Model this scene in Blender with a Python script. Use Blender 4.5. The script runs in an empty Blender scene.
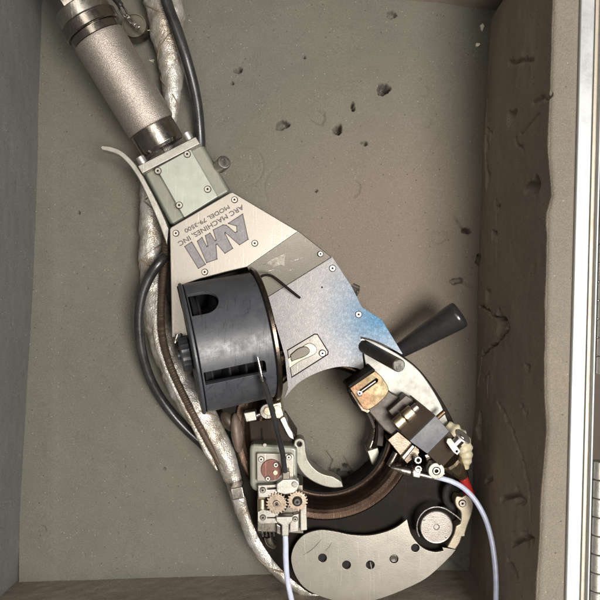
import bpy, bmesh, math, random
import numpy as np
from mathutils import Vector, Matrix, noise
random.seed(7)
C = bpy.context.scene.collection
sc = bpy.context.scene

# ------------------------------------------------------------ camera
CAMZ = 0.62                      # metres above the foam floor
K = 2*0.52/600                   # width of one photo pixel per metre of distance
cam = bpy.data.cameras.new('camera'); cam.sensor_width = 36; cam.lens = 18/0.52
cam.clip_start = 0.02; cam.clip_end = 50
camo = bpy.data.objects.new('camera', cam); C.objects.link(camo)
camo.location = (0, 0, CAMZ); sc.camera = camo

# ------------------------------------------------------------ light
w = bpy.data.worlds.new('World'); sc.world = w; w.use_nodes = True
nt = w.node_tree; bg = nt.nodes['Background']
bg.inputs[0].default_value = (1.0, 0.90, 0.78, 1); bg.inputs[1].default_value = 0.15
wt = nt.nodes.new('ShaderNodeTexCoord'); wn = nt.nodes.new('ShaderNodeTexNoise'); wn.inputs['Scale'].default_value = 3.2; wn.inputs['Detail'].default_value = 2
wr = nt.nodes.new('ShaderNodeValToRGB'); wr.color_ramp.elements[0].position = .40; wr.color_ramp.elements[0].color = (.50, .45, .39, 1)
wr.color_ramp.elements[1].position = .60; wr.color_ramp.elements[1].color = (1.5, 1.42, 1.3, 1)      # uneven bright and dim parts of the room overhead
nt.links.new(wt.outputs['Generated'], wn.inputs['Vector']); nt.links.new(wn.outputs[0], wr.inputs[0]); nt.links.new(wr.outputs[0], bg.inputs[0])
def area(name, loc, target, size, power, col, size_y=None):
    l = bpy.data.lights.new(name, 'AREA'); l.energy = power; l.color = col
    l.shape = 'RECTANGLE'; l.size = size; l.size_y = size_y or size
    o = bpy.data.objects.new(name, l); C.objects.link(o); o.location = loc
    d = Vector(target)-Vector(loc); o.rotation_euler = d.to_track_quat('-Z', 'Y').to_euler()
    return o
area('ceiling_light', (0.40, -0.14, 1.22), (0.05, 0, 0), 0.44, 30, (1.0, 0.945, 0.88), 0.44)
area('window_light', (1.5, 0.0, 1.5), (0, 0, 0), 0.7, 7, (0.78, 0.90, 1.0))
area('second_ceiling_light', (-0.35, 0.35, 2.1), (0, 0, 0), 0.7, 9, (1.0, 0.93, 0.84), 1.0)
sc.view_settings.view_transform = 'Standard'; sc.view_settings.look = 'None'
sc.view_settings.exposure = -0.06; sc.view_settings.gamma = 1
sc.render.engine = 'CYCLES'

# ------------------------------------------------------------ helpers
def P(x, y, z=0.0):
    s = K*(CAMZ-z)
    return Vector(((x-300)*s, (300-y)*s, z))
def S(z): return K*(CAMZ-z)
ORG = {}
def link(name, verts, faces, mats, parent=None, smooth=35, bevel=0, seg=2, fm=None, bang=40):
    n = len(verts)
    V = np.array([tuple(v) for v in verts], dtype=float)
    c = (V.min(0)+V.max(0))/2
    me = bpy.data.meshes.new(name)
    me.from_pydata([tuple(v) for v in (V-c)], [], faces)
    return finish(name, me, c, mats, parent, smooth, bevel, seg, fm, bang)
def finish(name, me, c, mats, parent, smooth, bevel, seg=2, fm=None, bang=40, fixn=True):
    if not isinstance(mats, (list, tuple)): mats = [mats]
    for m in mats: me.materials.append(m)
    if fm is not None: me.polygons.foreach_set('material_index', fm)
    if fixn:
        bm = bmesh.new(); bm.from_mesh(me); bmesh.ops.recalc_face_normals(bm, faces=bm.faces); bm.to_mesh(me); bm.free()
    if smooth:
        me.polygons.foreach_set('use_smooth', [True]*len(me.polygons))
        me.set_sharp_from_angle(angle=math.radians(smooth))
    me.update()
    o = bpy.data.objects.new(name, me); C.objects.link(o)
    c = Vector(c); ORG[o.as_pointer()] = c
    if parent is not None:
        o.parent = parent; o.location = c-ORG[parent.as_pointer()]
    else: o.location = c
    if bevel:
        b = o.modifiers.new('bevel', 'BEVEL'); b.width = bevel; b.segments = seg; b.limit_method = 'ANGLE'
        b.angle_limit = math.radians(bang); b.harden_normals = True
    return o
def tag(o, label, cat, group=None, kind=None):
    o['label'] = label
    if cat: o['category'] = cat
    if group: o['group'] = group
    if kind: o['kind'] = kind
    return o
def root(name, loc, label, cat, group=None):
    o = bpy.data.objects.new(name, None); C.objects.link(o); o.location = loc; o.empty_display_size = .02
    ORG[o.as_pointer()] = Vector(loc)
    return tag(o, label, cat, group)

def cat_rom(pts, n=8, closed=False):
    pts = [Vector(p) for p in pts]; out = []; m = len(pts)
    rng = m if closed else m-1
    for i in range(rng):
        if closed: p0, p1, p2, p3 = pts[i-1], pts[i], pts[(i+1) % m], pts[(i+2) % m]
        else:
            p1, p2 = pts[i], pts[i+1]
            p0 = pts[i-1] if i else p1*2-p2
            p3 = pts[i+2] if i+2 < m else p2*2-p1
        for k in range(n):
            t = k/n
            out.append(.5*((2*p1)+(p2-p0)*t+(2*p0-5*p1+4*p2-p3)*t*t+(3*p1-p0-3*p2+p3)*t**3))
    if not closed: out.append(pts[-1])
    return out
def curve2(pts, n=6):            # smooth only the run of points given, 2-D pixels
    return [(v[0], v[1]) for v in cat_rom([(p[0], p[1], 0) for p in pts], n)]
def arc(cx, cy, r, a0, a1, n=24, ry=None):
    ry = ry or r
    return [(cx+r*math.cos(math.radians(a0+(a1-a0)*i/n)), cy+ry*math.sin(math.radians(a0+(a1-a0)*i/n))) for i in range(n+1)]

def prism(name, pts, z0, z1, m, parent=None, bevel=.0006, holes=(), smooth=35, taper=0, seg=2):
    """pixel outline at height z1, extruded down to z0; pts may be (x,y) or (x,y,z)"""
    top = [P(p[0], p[1], p[2] if len(p) > 2 else z1) for p in pts]
    n = len(top)
    cx = sum(v.x for v in top)/n; cy = sum(v.y for v in top)/n
    bot = [Vector((v.x+(v.x-cx)*taper, v.y+(v.y-cy)*taper, z0 if len(p) < 3 else p[2]-(z1-z0))) for v, p in zip(top, pts)]
    f = [tuple(range(n)), tuple(range(2*n-1, n-1, -1))]
    f += [(i, i+n, (i+1) % n+n, (i+1) % n) for i in range(n)]
    o = link(name, top+bot, f, m, parent, smooth, 0)
    if holes:
        cs = []
        for h in holes:
            if len(h) == 3 and not hasattr(h[0], '__len__'):
                hp = arc(h[0], h[1], h[2], 0, 345, 23)
            else: hp = h
            hv = [P(a, b, z1) for a, b in hp]; k = len(hv)
            vv = [Vector((v.x, v.y, z1+.01)) for v in hv]+[Vector((v.x, v.y, z0-.01)) for v in hv]
            ff = [tuple(range(k)), tuple(range(2*k-1, k-1, -1))]+[(i, i+k, (i+1) % k+k, (i+1) % k) for i in range(k)]
            cs.append(link('cutter', vv, ff, m, None, 0))
        cut(o, cs, smooth)
    if bevel:
        b = o.modifiers.new('bevel', 'BEVEL'); b.width = bevel; b.segments = seg; b.limit_method = 'ANGLE'
        b.angle_limit = math.radians(40); b.harden_normals = True
    return o
def cut(o, cutters, smooth=35):
    bpy.context.view_layer.update()
    for c in cutters:
        md = o.modifiers.new('cut', 'BOOLEAN'); md.operation = 'DIFFERENCE'; md.solver = 'EXACT'; md.object = c
    bpy.context.view_layer.update()
    dg = bpy.context.evaluated_depsgraph_get()
    me = bpy.data.meshes.new_from_object(o.evaluated_get(dg))
    o.modifiers.clear(); old = o.data; me.name = old.name; o.data = me
    me.polygons.foreach_set('use_smooth', [True]*len(me.polygons)); me.set_sharp_from_angle(angle=math.radians(smooth))
    bpy.data.meshes.remove(old)
    for c in cutters:
        ORG.pop(c.as_pointer(), None); bpy.data.objects.remove(c)
def frame(a):
    a = Vector(a).normalized()
    u = a.cross(Vector((0, 0, 1)))
    if u.length < 1e-4: u = Vector((1, 0, 0))
    u.normalize(); v = u.cross(a).normalized()
    return a, u, v
def lathe(name, p0, p1, prof, m, parent=None, n=40, smooth=35, fm=None, bevel=0, wob=None, ring=False):
    """prof: list of (t, r[, mat]) with t in metres from p0 towards p1"""
    a, u, v = frame(Vector(p1)-Vector(p0)); p0 = Vector(p0)
    if not wob:
        q = [prof[0]]
        for p, nx_ in zip(prof, prof[1:]):
            L_ = math.hypot(nx_[0]-p[0], nx_[1]-p[1])
            if L_ > .0028:
                e = .0004/L_
                for f_ in (e, 1-e): q.append((p[0]+(nx_[0]-p[0])*f_, p[1]+(nx_[1]-p[1])*f_, p[2] if len(p) > 2 else 0))
            q.append(nx_)
        prof = q
    V = []; F = []; FM = []
    for k, pr in enumerate(prof):
        for i in range(n):
            th = 2*math.pi*i/n
            r = pr[1]*(wob(k, th) if wob else 1)
            V.append(p0+a*pr[0]+(u*math.cos(th)+v*math.sin(th))*r)
    for k in range(len(prof)-1):
        mi = prof[k][2] if len(prof[k]) > 2 else 0
        for i in range(n):
            j = (i+1) % n
            F.append((k*n+i, k*n+j, (k+1)*n+j, (k+1)*n+i)); FM.append(mi)
    L = (len(prof)-1)*n
    if ring:
        for i in range(n): F.append((L+i, L+(i+1) % n, (i+1) % n, i)); FM.append(0)
    else:
        F.append(tuple(range(n))); FM.append(prof[0][2] if len(prof[0]) > 2 else 0)
        F.append(tuple(range(L, L+n))); FM.append(prof[-1][2] if len(prof[-1]) > 2 else 0)
    return link(name, V, F, m, parent, smooth, bevel, fm=FM)
def cyl(name, p0, p1, r, m, parent=None, r1=None, n=32, ch=None):
    L = (Vector(p1)-Vector(p0)).length; r1 = r if r1 is None else r1
    ch = min(r, r1, L)*.12 if ch is None else ch
    return lathe(name, p0, p1, [(0, max(r-ch, 1e-5)), (ch, r), (L-ch, r1), (L, max(r1-ch, 1e-5))], m, parent, n)
def disc(name, x, y, z0, z1, rpx, m, parent=None, n=32, ch=None):
    p = P(x, y, z1); return cyl(name, (p.x, p.y, z0), p, rpx*S(z1), m, parent, n=n, ch=ch)
def tube(name, pts, rad, m, parent=None, n=16, sub=8, fn=None, flat=1.0, smooth=60):
    """pts 3-D; rad number or list; fn(s,theta)->radius factor"""
    rads = rad if hasattr(rad, '__len__') else [rad]*len(pts)
    c = cat_rom(pts, sub); rr = [v[0] for v in cat_rom([(r, 0, 0) for r in rads], sub)]
    V = []; F = []; N = len(c); pu = None; s = 0
    for i in range(N):
        t = (c[min(i+1, N-1)]-c[max(i-1, 0)]).normalized()
        if pu is None: u = t.cross(Vector((0, 0, 1))); u = u if u.length > 1e-3 else Vector((1, 0, 0))
        else: u = pu-t*pu.dot(t)
        u.normalize(); pu = u; v = u.cross(t)
        if i: s += (c[i]-c[i-1]).length
        for k in range(n):
            th = 2*math.pi*k/n; r = rr[i]*(fn(s, th) if fn else 1)
            V.append(c[i]+u*math.cos(th)*r+v*math.sin(th)*r*flat)
    for i in range(N-1):
        for k in range(n):
            j = (k+1) % n; F.append((i*n+k, i*n+j, (i+1)*n+j, (i+1)*n+k))
    F.append(tuple(range(n))); F.append(tuple(range((N-1)*n, N*n)))
    return link(name, V, F, m, parent, smooth)
def hull(name, tops, bots, m, parent=None, bevel=.0006):
    """solid between two loops of equal length of 3-D points"""
    n = len(tops); f = [tuple(range(n)), tuple(range(2*n-1, n-1, -1))]
    f += [(i, i+n, (i+1) % n+n, (i+1) % n) for i in range(n)]
    return link(name, list(tops)+list(bots), f, m, parent, 35, bevel)

# ------------------------------------------------------------ materials
def nodes(name):
    m = bpy.data.materials.new(name); m.use_nodes = True
    return m, m.node_tree.nodes, m.node_tree.links, m.node_tree.nodes['Principled BSDF']
def ramp(N, L, src, stops):
    r = N.new('ShaderNodeValToRGB'); e = r.color_ramp.elements
    while len(e) > 1: e.remove(e[-1])
    e[0].position = stops[0][0]; e[0].color = (*stops[0][1], 1)
    for p, c in stops[1:]:
        k = e.new(p); k.color = (*c, 1)
    L.new(src, r.inputs[0]); return r.outputs[0]
def tex(N, L, kind, scale, stretch=None, rot=0, geo=True, **kw):
    tc = N.new('ShaderNodeTexCoord'); mp = N.new('ShaderNodeMapping')
    g = N.new('ShaderNodeNewGeometry')
    L.new(g.outputs['Position'], mp.inputs[0])
    mp.inputs['Rotation'].default_value = (0, 0, rot)
    if stretch: mp.inputs['Scale'].default_value = stretch
    t = N.new('ShaderNodeTex'+kind)
    for k, v in kw.items():
        if k in t.inputs.keys(): t.inputs[k].default_value = v
        else: setattr(t, k, v)
    t.inputs['Scale'].default_value = scale
    L.new(mp.outputs[0], t.inputs['Vector']); return t
def mix(N, L, f, a, b, mode='MIX'):
    x = N.new('ShaderNodeMix'); x.data_type = 'RGBA'; x.blend_type = mode
    for s, v in ((0, f), (6, a), (7, b)):
        if isinstance(v, (int, float)): x.inputs[s].default_value = v
        elif isinstance(v, tuple): x.inputs[s].default_value = (*v, 1)
        else: L.new(v, x.inputs[s])
    return x.outputs[2]
def metal(name, col, rough=.35,  col2=None, ns=60, bump=.15, bs=900, met=1.0, dirt=None, scratch=.5, grime=.45, knurl=0, coat=0, spec=.5, sccol=None, even=0):
    """scuffed metal or coating: patchy colour, grime blotches, uneven gloss, fine scratches"""
    m, N, L, b = nodes(name)
    if met > .5: col = tuple(c*.74 for c in col); col2 = col2 and tuple(c*.74 for c in col2)
    col2 = col2 or tuple(c*.72 for c in col); dirt = dirt or (.07, .05, .032)
    n1 = tex(N, L, 'Noise', ns, Detail=6, Roughness=.65)
    f1 = ramp(N, L, n1.outputs[0], [(.35, (0,)*3), (.68, (1-.6*even,)*3)])
    c = mix(N, L, f1, col, col2)
    n2 = tex(N, L, 'Noise', ns*2.7, Detail=8, Roughness=.75)
    f2 = ramp(N, L, n2.outputs[0], [(.52, (0,)*3), (.78, (grime,)*3)])
    c = mix(N, L, f2, c, dirt)
    sc1 = tex(N, L, 'Noise', 420, (1, .05, .3), .9, Detail=3, Roughness=.6, Distortion=.4)
    sc2 = tex(N, L, 'Noise', 460, (1, .05, .3), -.5, Detail=3, Roughness=.6, Distortion=.4)
    f3 = ramp(N, L, sc1.outputs[0], [(.62, (0,)*3), (.68, (scratch,)*3)])
    f4 = ramp(N, L, sc2.outputs[0], [(.64, (0,)*3), (.69, (scratch,)*3)])
    sm = mix(N, L, 1.0, f3, f4, 'ADD')
    c = mix(N, L, sm, c, sccol or tuple(min(1, x*1.35+.03) for x in col))
    if bs == 1500:
        ns_ = tex(N, L, 'Noise', 1300, Detail=2); c = mix(N, L, .5, c, ramp(N, L, ns_.outputs[0], [(.34, (.26,)*3), (.5, (.5,)*3), (.66, (.78,)*3)]), 'OVERLAY')
    if scratch > .3:
        v5 = tex(N, L, 'Voronoi', 85, (1, .45, .7), 1.1, feature='DISTANCE_TO_EDGE'); n5 = tex(N, L, 'Noise', 130, Detail=3)
        v6 = tex(N, L, 'Voronoi', 60, (.5, 1, .7), .3, feature='DISTANCE_TO_EDGE'); n6 = tex(N, L, 'Noise', 95, (1, 1, 2), Detail=3)
        for vv, nn in ((v5, n5), (v6, n6)):
            h1 = ramp(N, L, vv.outputs['Distance'], [(.006, (1,)*3), (.016, (0,)*3)]); h2 = ramp(N, L, nn.outputs[0], [(.50, (0,)*3), (.62, (scratch*(1.1 if sccol else .3),)*3)])
            c = mix(N, L, mix(N, L, 1.0, h1, h2, 'MULTIPLY'), c, sccol or tuple(x*.35 for x in col))
    L.new(c, b.inputs['Base Color'])
    mr = N.new('ShaderNodeMapRange'); L.new(n2.outputs[0], mr.inputs[0])
    mr.inputs[1].default_value = .3; mr.inputs[2].default_value = .75
    mr.inputs[3].default_value = rough*(.72+.22*even); mr.inputs[4].default_value = min(1, rough*(1.5-.35*even))
    L.new(mr.outputs[0], b.inputs['Roughness'])
    b.inputs['Metallic'].default_value = met; b.inputs['Specular IOR Level'].default_value = spec
    if coat: b.inputs['Coat Weight'].default_value = coat
    bp = N.new('ShaderNodeBump'); bp.inputs['Strength'].default_value = bump; bp.inputs['Distance'].default_value = .0004
    if knurl:
        v = tex(N, L, 'Voronoi', knurl); L.new(v.outputs['Distance'], bp.inputs['Height'])
    else:
        n3 = tex(N, L, 'Noise', bs, Detail=3); L.new(n3.outputs[0], bp.inputs['Height'])
    b2 = N.new('ShaderNodeBump'); b2.inputs['Strength'].default_value = .25; b2.inputs['Distance'].default_value = .0003
    L.new(sm, b2.inputs['Height']); b2.invert = True
    L.new(bp.outputs[0], b2.inputs['Normal']); L.new(b2.outputs[0], b.inputs['Normal'])
    return m
def plain(name, col, rough=.5, met=0, trans=0):
    m, N, L, b = nodes(name)
    n1 = tex(N, L, 'Noise', 180, Detail=5)
    c = mix(N, L, ramp(N, L, n1.outputs[0], [(.3, (0,)*3), (.7, (1,)*3)]), col, tuple(x*.8 for x in col))
    L.new(c, b.inputs['Base Color']); b.inputs['Roughness'].default_value = rough; b.inputs['Metallic'].default_value = met
    if trans:
        b.inputs['Subsurface Weight'].default_value = trans; b.inputs['Subsurface Scale'].default_value = .003
    return m
def foam(name, a, b_, patch, speck=.5, worn_and_warm_light=None):
    m, N, L, b = nodes(name)
    n0 = tex(N, L, 'Noise', 5, Detail=4, Roughness=.5)
    c = mix(N, L, ramp(N, L, n0.outputs[0], [(.38, (0,)*3), (.6, (1,)*3)]), a, b_)
    n1 = tex(N, L, 'Noise', 38, Detail=6, Roughness=.7)
    c = mix(N, L, ramp(N, L, n1.outputs[0], [(.45, (0,)*3), (.75, (.55,)*3)]), c, patch)
    if worn_and_warm_light:                          # browner, rubbed old foam, with the warm pool of light painted in
        g = N.new('ShaderNodeNewGeometry'); d = N.new('ShaderNodeVectorMath'); d.operation = 'DISTANCE'
        L.new(g.outputs['Position'], d.inputs[0]); d.inputs[1].default_value = worn_and_warm_light[0]
        ad = N.new('ShaderNodeMath'); ad.operation = 'MULTIPLY_ADD'; L.new(n0.outputs[0], ad.inputs[0]); ad.inputs[1].default_value = .12; L.new(d.outputs['Value'], ad.inputs[2])
        c = mix(N, L, ramp(N, L, ad.outputs[0], [(.15, (.8,)*3), (.30, (0,)*3)]), c, worn_and_warm_light[1])
    n2 = tex(N, L, 'Noise', 950, Detail=2, Roughness=.6)
    c = mix(N, L, .5, c, ramp(N, L, n2.outputs[0], [(.3, (.34,)*3), (.5, (.5,)*3), (.72, (.72,)*3)]), 'OVERLAY')
    v = tex(N, L, 'Voronoi', 420)               # open cells torn dark
    c = mix(N, L, ramp(N, L, v.outputs['Distance'], [(.0, (speck,)*3), (.13, (0,)*3)]), c, (.035, .03, .025))
    v3 = tex(N, L, 'Voronoi', 170); gs = N.new('ShaderNodeSeparateColor'); L.new(v3.outputs['Color'], gs.inputs[0])   # larger burst cells, sparse
    p1 = ramp(N, L, gs.outputs[1], [(.80, (0,)*3), (.82, (1,)*3)]); p2 = ramp(N, L, v3.outputs['Distance'], [(.07, (.75,)*3), (.15, (0,)*3)])
    pit = mix(N, L, 1.0, p1, p2, 'MULTIPLY'); c = mix(N, L, pit, c, (.03, .026, .02))
    v2 = tex(N, L, 'Voronoi', 300, Randomness=1.0)   # bright dust grains, only some cells
    gt = N.new('ShaderNodeSeparateColor'); L.new(v2.outputs['Color'], gt.inputs[0])
    g1 = ramp(N, L, gt.outputs[0], [(.86, (0,)*3), (.88, (1,)*3)])
    g2 = ramp(N, L, v2.outputs['Distance'], [(.10, (.65,)*3), (.17, (0,)*3)])
    g = mix(N, L, 1.0, g1, g2, 'MULTIPLY')
    c = mix(N, L, g, c, (.36, .33, .27))
    L.new(c, b.inputs['Base Color']); b.inputs['Roughness'].default_value = .95
    b.inputs['Specular IOR Level'].default_value = .25
    bp = N.new('ShaderNodeBump'); bp.inputs['Strength'].default_value = .55; bp.inputs['Distance'].default_value = .0006
    L.new(n2.outputs[0], bp.inputs['Height'])
    b2 = N.new('ShaderNodeBump'); b2.inputs['Strength'].default_value = .5; b2.inputs['Distance'].default_value = .002
    L.new(n1.outputs[0], b2.inputs['Height']); L.new(bp.outputs[0], b2.inputs['Normal'])
    L.new(b2.outputs[0], b.inputs['Normal'])
    return m
def wrapcloth(name):
    m, N, L, b = nodes(name)
    n0 = tex(N, L, 'Noise', 34, Detail=8, Roughness=.72)
    c = ramp(N, L, n0.outputs[0], [(.30, (.13, .09, .06)), (.42, (.28, .245, .20)), (.55, (.42, .405, .375)), (.75, (.56, .555, .54))])
    n2 = tex(N, L, 'Noise', 300, Detail=5, Roughness=.8)
    c = mix(N, L, ramp(N, L, n2.outputs[0], [(.52, (0,)*3), (.75, (.7,)*3)]), c, (.16, .12, .08))
    L.new(c, b.inputs['Base Color'])
    b.inputs['Metallic'].default_value = .5; b.inputs['Roughness'].default_value = .38
    wv = tex(N, L, 'Voronoi', 950); 
    bp = N.new('ShaderNodeBump'); bp.inputs['Strength'].default_value = .5; bp.inputs['Distance'].default_value = .0005
    L.new(wv.outputs['Distance'], bp.inputs['Height'])
    n3 = tex(N, L, 'Noise', 75, (1, .6, 1), .4, Detail=4, Roughness=.55, Distortion=.8)
    b2 = N.new('ShaderNodeBump'); b2.inputs['Strength'].default_value = .7; b2.inputs['Distance'].default_value = .003
    L.new(n3.outputs[0], b2.inputs['Height']); L.new(bp.outputs[0], b2.inputs['Normal']); L.new(b2.outputs[0], b.inputs['Normal'])
    return m

M = {}
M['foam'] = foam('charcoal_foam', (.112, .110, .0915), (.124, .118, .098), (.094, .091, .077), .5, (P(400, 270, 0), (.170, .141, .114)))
M['foam_w'] = foam('foam_side_lifted', (.250, .215, .174), (.280, .236, .188), (.205, .176, .142), .6)  # same foam, colour lifted to offset the shade on these walls
M['foam_l'] = foam('foam_side_cool', (.115, .117, .106), (.128, .128, .116), (.098, .10, .09), .5)  # same foam, copy with the left wall's cooler light in its colour
M['foam_rim'] = foam('foam_rim_lit', (.132, .117, .094), (.146, .128, .103), (.114, .10, .08), .4)  # same foam as the floor, copy lightened for the better lit rim
M['steel'] = metal('brushed_steel', (.62, .58, .52), .30)
M['steel_dk'] = metal('dark_polished_steel', (.42, .385, .34), .22, scratch=.3)
M['knurl'] = metal('bead_blasted_steel', (.44, .39, .345), .40, (.37, .33, .29), 26, 1.0, 1500, scratch=.15, grime=.2, met=.75)
M['alu'] = metal('worn_aluminium', (.60, .58, .53), .42, (.50, .475, .425), scratch=.4, grime=.3, met=.85)
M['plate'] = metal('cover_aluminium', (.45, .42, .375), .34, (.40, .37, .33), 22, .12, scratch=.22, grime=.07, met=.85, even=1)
M['facet'] = metal('cover_aluminium_shaded', (.115, .105, .090), .42, (.10, .092, .078), 20, .1, scratch=.3, grime=.08, met=.9, even=1)  # same aluminium as the cover, the slope's shading put into the colour
M['banana'] = metal('satin_plate', (.55, .52, .455), .32, (.49, .46, .40), 16, .12, scratch=.3, grime=.09, met=.8, even=1)
M['white'] = metal('pale_plate', (.27, .27, .25), .52, (.235, .23, .21), 18, .15, scratch=.35, grime=.3, met=.5, even=.8)
M['green'] = metal('sage_green_paint', (.200, .205, .168), .40, (.178, .182, .15), 30, .15, met=.25, scratch=.3, grime=.2)
M['jaw'] = metal('jaw_metal', (.34, .33, .28), .42, (.28, .27, .225), 40, .15, met=.6, scratch=.2, grime=.35)
M['greenp'] = metal('pale_green_anodised', (.345, .36, .315), .38, (.31, .325, .28), 30, .15, met=.35, scratch=.2, grime=.14)
M['black'] = metal('black_plastic', (.034, .037, .044), .42, (.048, .052, .060), 35, .10, met=.0, scratch=.55, sccol=(.016, .017, .02), grime=.12, dirt=(.14, .12, .1))
M['blackm'] = metal('black_anodised', (.008, .007, .006), .50, (.012, .009, .006), 40, .2, met=0, spec=.06, scratch=.06, grime=.3, dirt=(.035, .024, .014))
M['brown'] = metal('brown_anodised', (.011, .0065, .003), .40, (.022, .012, .0055), 18, .15, met=0, spec=.16, scratch=.12, grime=.2)
M['brownd'] = metal('dark_brown_block', (.036, .026, .019), .42, (.052, .038, .028), 30, .12, met=.1, spec=.35, scratch=.15, grime=.2)
M['greyf'] = metal('grey_block_face', (.085, .085, .098), .5, (.075, .075, .086), 20, .08, met=.0, spec=.35, scratch=.08, grime=.1)
M['brass'] = metal('dull_brass', (.82, .70, .50), .34, (.70, .60, .43), 70, .2, grime=.4)
M['bronze'] = metal('worn_bronze', (.17, .14, .11), .30, (.11, .09, .07), 60, .2, grime=.5)
M['copper'] = metal('tarnished_copper', (.20, .115, .07), .46, (.17, .15, .09), 45, .3, grime=.45, dirt=(.18, .13, .06))
M['gear'] = metal('gear_brass', (.56, .47, .37), .36, (.46, .36, .28), 130, .2, grime=.5)
M['chrome'] = metal('bright_steel', (.80, .78, .74), .18, grime=.3, scratch=.2)
M['red'] = metal('dark_red_metal', (.15, .065, .052), .42, (.12, .05, .04), 80, .2, met=.5, grime=.3)
M['redp'] = plain('red_sleeve', (.42, .022, .02), .4)
M['rubber'] = metal('black_rubber', (.012, .012, .013), .30, (.028, .028, .028), 40, .2, met=0, scratch=.08, grime=.15, dirt=(.08, .07, .055))
M['hole'] = plain('recess_shade', (.006, .005, .004), .9)  # near-black colour stands in for the shade inside holes and grooves
M['tube'] = plain('milky_blue_tube', (.46, .505, .64), .28, trans=.4)
M['cream'] = plain('cream_boot', (.62, .57, .40), .5, trans=.2)
M['wrap'] = wrapcloth('silver_glass_cloth')
M['grey_ink'] = metal('grey_inlay', (.205, .198, .200), .55, (.16, .153, .155), 160, .5, met=.4, scratch=.1, grime=.2)
M['ink'] = plain('engraved_ink', (.10, .085, .08), .7)
M['rim'] = metal('pale_aluminium_frame', (.56, .585, .58), .45, (.52, .54, .535), 12, .1, met=.6, scratch=.12, grime=.08)
M['rimb'] = metal('beige_channel', (.42, .38, .32), .5, (.36, .32, .27), 20, .2, met=.4, grime=.2)
M['hinge'] = metal('hinge_steel', (.58, .56, .51), .40, (.50, .48, .43), 60, .3, grime=.25, met=.8)
M['wood'] = plain('dark_wood', (.035, .020, .007), .6)
M['zip'] = metal('zip_braid', (.055, .038, .026), .5, (.09, .062, .04), 150, .5, met=.3)

def blue_sheen():
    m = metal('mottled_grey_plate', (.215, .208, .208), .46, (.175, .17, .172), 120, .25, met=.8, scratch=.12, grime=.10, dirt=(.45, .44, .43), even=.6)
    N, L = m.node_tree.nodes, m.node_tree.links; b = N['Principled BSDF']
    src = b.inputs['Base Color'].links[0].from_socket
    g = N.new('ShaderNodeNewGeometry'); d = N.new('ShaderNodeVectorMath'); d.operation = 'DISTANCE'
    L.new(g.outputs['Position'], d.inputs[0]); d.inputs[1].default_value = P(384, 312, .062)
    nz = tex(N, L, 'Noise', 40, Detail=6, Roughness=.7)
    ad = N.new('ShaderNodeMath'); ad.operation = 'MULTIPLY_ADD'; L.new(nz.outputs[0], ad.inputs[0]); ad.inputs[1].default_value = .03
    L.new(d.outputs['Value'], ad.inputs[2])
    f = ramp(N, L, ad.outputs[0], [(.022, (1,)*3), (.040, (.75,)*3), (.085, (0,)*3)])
    L.new(mix(N, L, f, src, (.020, .058, .098)), b.inputs['Base Color'])  # blue reflection painted into the base colour, fading with distance
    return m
M['blue_sheen'] = blue_sheen()

# ------------------------------------------------------------ setting below the case
def box(name, x0, x1, y0, y1, z0, z1, m, parent=None, bevel=.0008):
    v = [Vector((x, y, z)) for z in (z1, z0) for x, y in ((x0, y0), (x1, y0), (x1, y1), (x0, y1))]
    return link(name, v, [(0, 1, 2, 3), (7, 6, 5, 4), (0, 4, 5, 1), (1, 5, 6, 2), (2, 6, 7, 3), (3, 7, 4, 0)], m, parent, 0, bevel)
fl = box('floor', -3, 3, -3, 3, -.06, -.03, M['wood'], None, 0); fl['kind'] = 'structure'; fl['label'] = 'dark brown wooden floor under the open case'

# ------------------------------------------------------------ the foam lined case
case = root('equipment_case', (0, 0, 0), 'open equipment case lined with grey brown foam, aluminium rim and hinge on its right edge', 'case')
def seg_dist(X, Y, a, b):
    ax, ay, bx, by = a[0], a[1], b[0], b[1]; dx, dy = bx-ax, by-ay
    t = np.clip(((X-ax)*dx+(Y-ay)*dy)/(dx*dx+dy*dy+1e-12), 0, 1)
    return np.hypot(X-ax-t*dx, Y-ay-t*dy)
rngs = np.random.RandomState(3)
def smooth_noise(shape, cells, amp):
    g = rngs.randn(cells[0]+2, cells[1]+2)
    yy = np.linspace(0, cells[0], shape[0]); xx = np.linspace(0, cells[1], shape[1])
    yi = np.minimum(yy.astype(int), cells[0]-1); xi = np.minimum(xx.astype(int), cells[1]-1)
    fy = (yy-yi)[:, None]; fx = (xx-xi)[None, :]; fy = fy*fy*(3-2*fy); fx = fx*fx*(3-2*fx)
    a = g[yi][:, xi]; b = g[yi][:, xi+1]; c = g[yi+1][:, xi]; d = g[yi+1][:, xi+1]
    return amp*((a*(1-fx)+b*fx)*(1-fy)+(c*(1-fx)+d*fx)*fy)
def grid(name, X, Y, Z, m, parent, smooth=0):
    h, w_ = X.shape
    co = np.stack([X, Y, Z], -1).reshape(-1, 3); c = (co.min(0)+co.max(0))/2
    idx = np.arange(h*w_).reshape(h, w_)
    q = np.stack([idx[:-1, :-1], idx[:-1, 1:], idx[1:, 1:], idx[1:, :-1]], -1).reshape(-1, 4)
    me = bpy.data.meshes.new(name); me.vertices.add(len(co)); me.vertices.foreach_set('co', (co-c).ravel())
    me.loops.add(q.size); me.loops.foreach_set('vertex_index', q.ravel())
    me.polygons.add(len(q)); me.polygons.foreach_set('loop_start', np.arange(0, q.size, 4)); me.polygons.foreach_set('loop_total', np.full(len(q), 4))
    me.update(calc_edges=True); me.validate()
    o = finish(name, me, c, m, parent, 0, 0, fixn=False)
    me.polygons.foreach_set('use_smooth', [True]*len(me.polygons))
    if isinstance(m, list):
        zc = (Z[:-1, :-1]+Z[1:, 1:])/2
        me.polygons.foreach_set('material_index', (zc > HW-.0016).astype(int).ravel())
    me.update()
    return o
HW = .175
nx, ny = 560, 760
gx = np.linspace(-.302, .226, nx); gy = np.linspace(.352, -.34, ny)
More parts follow.
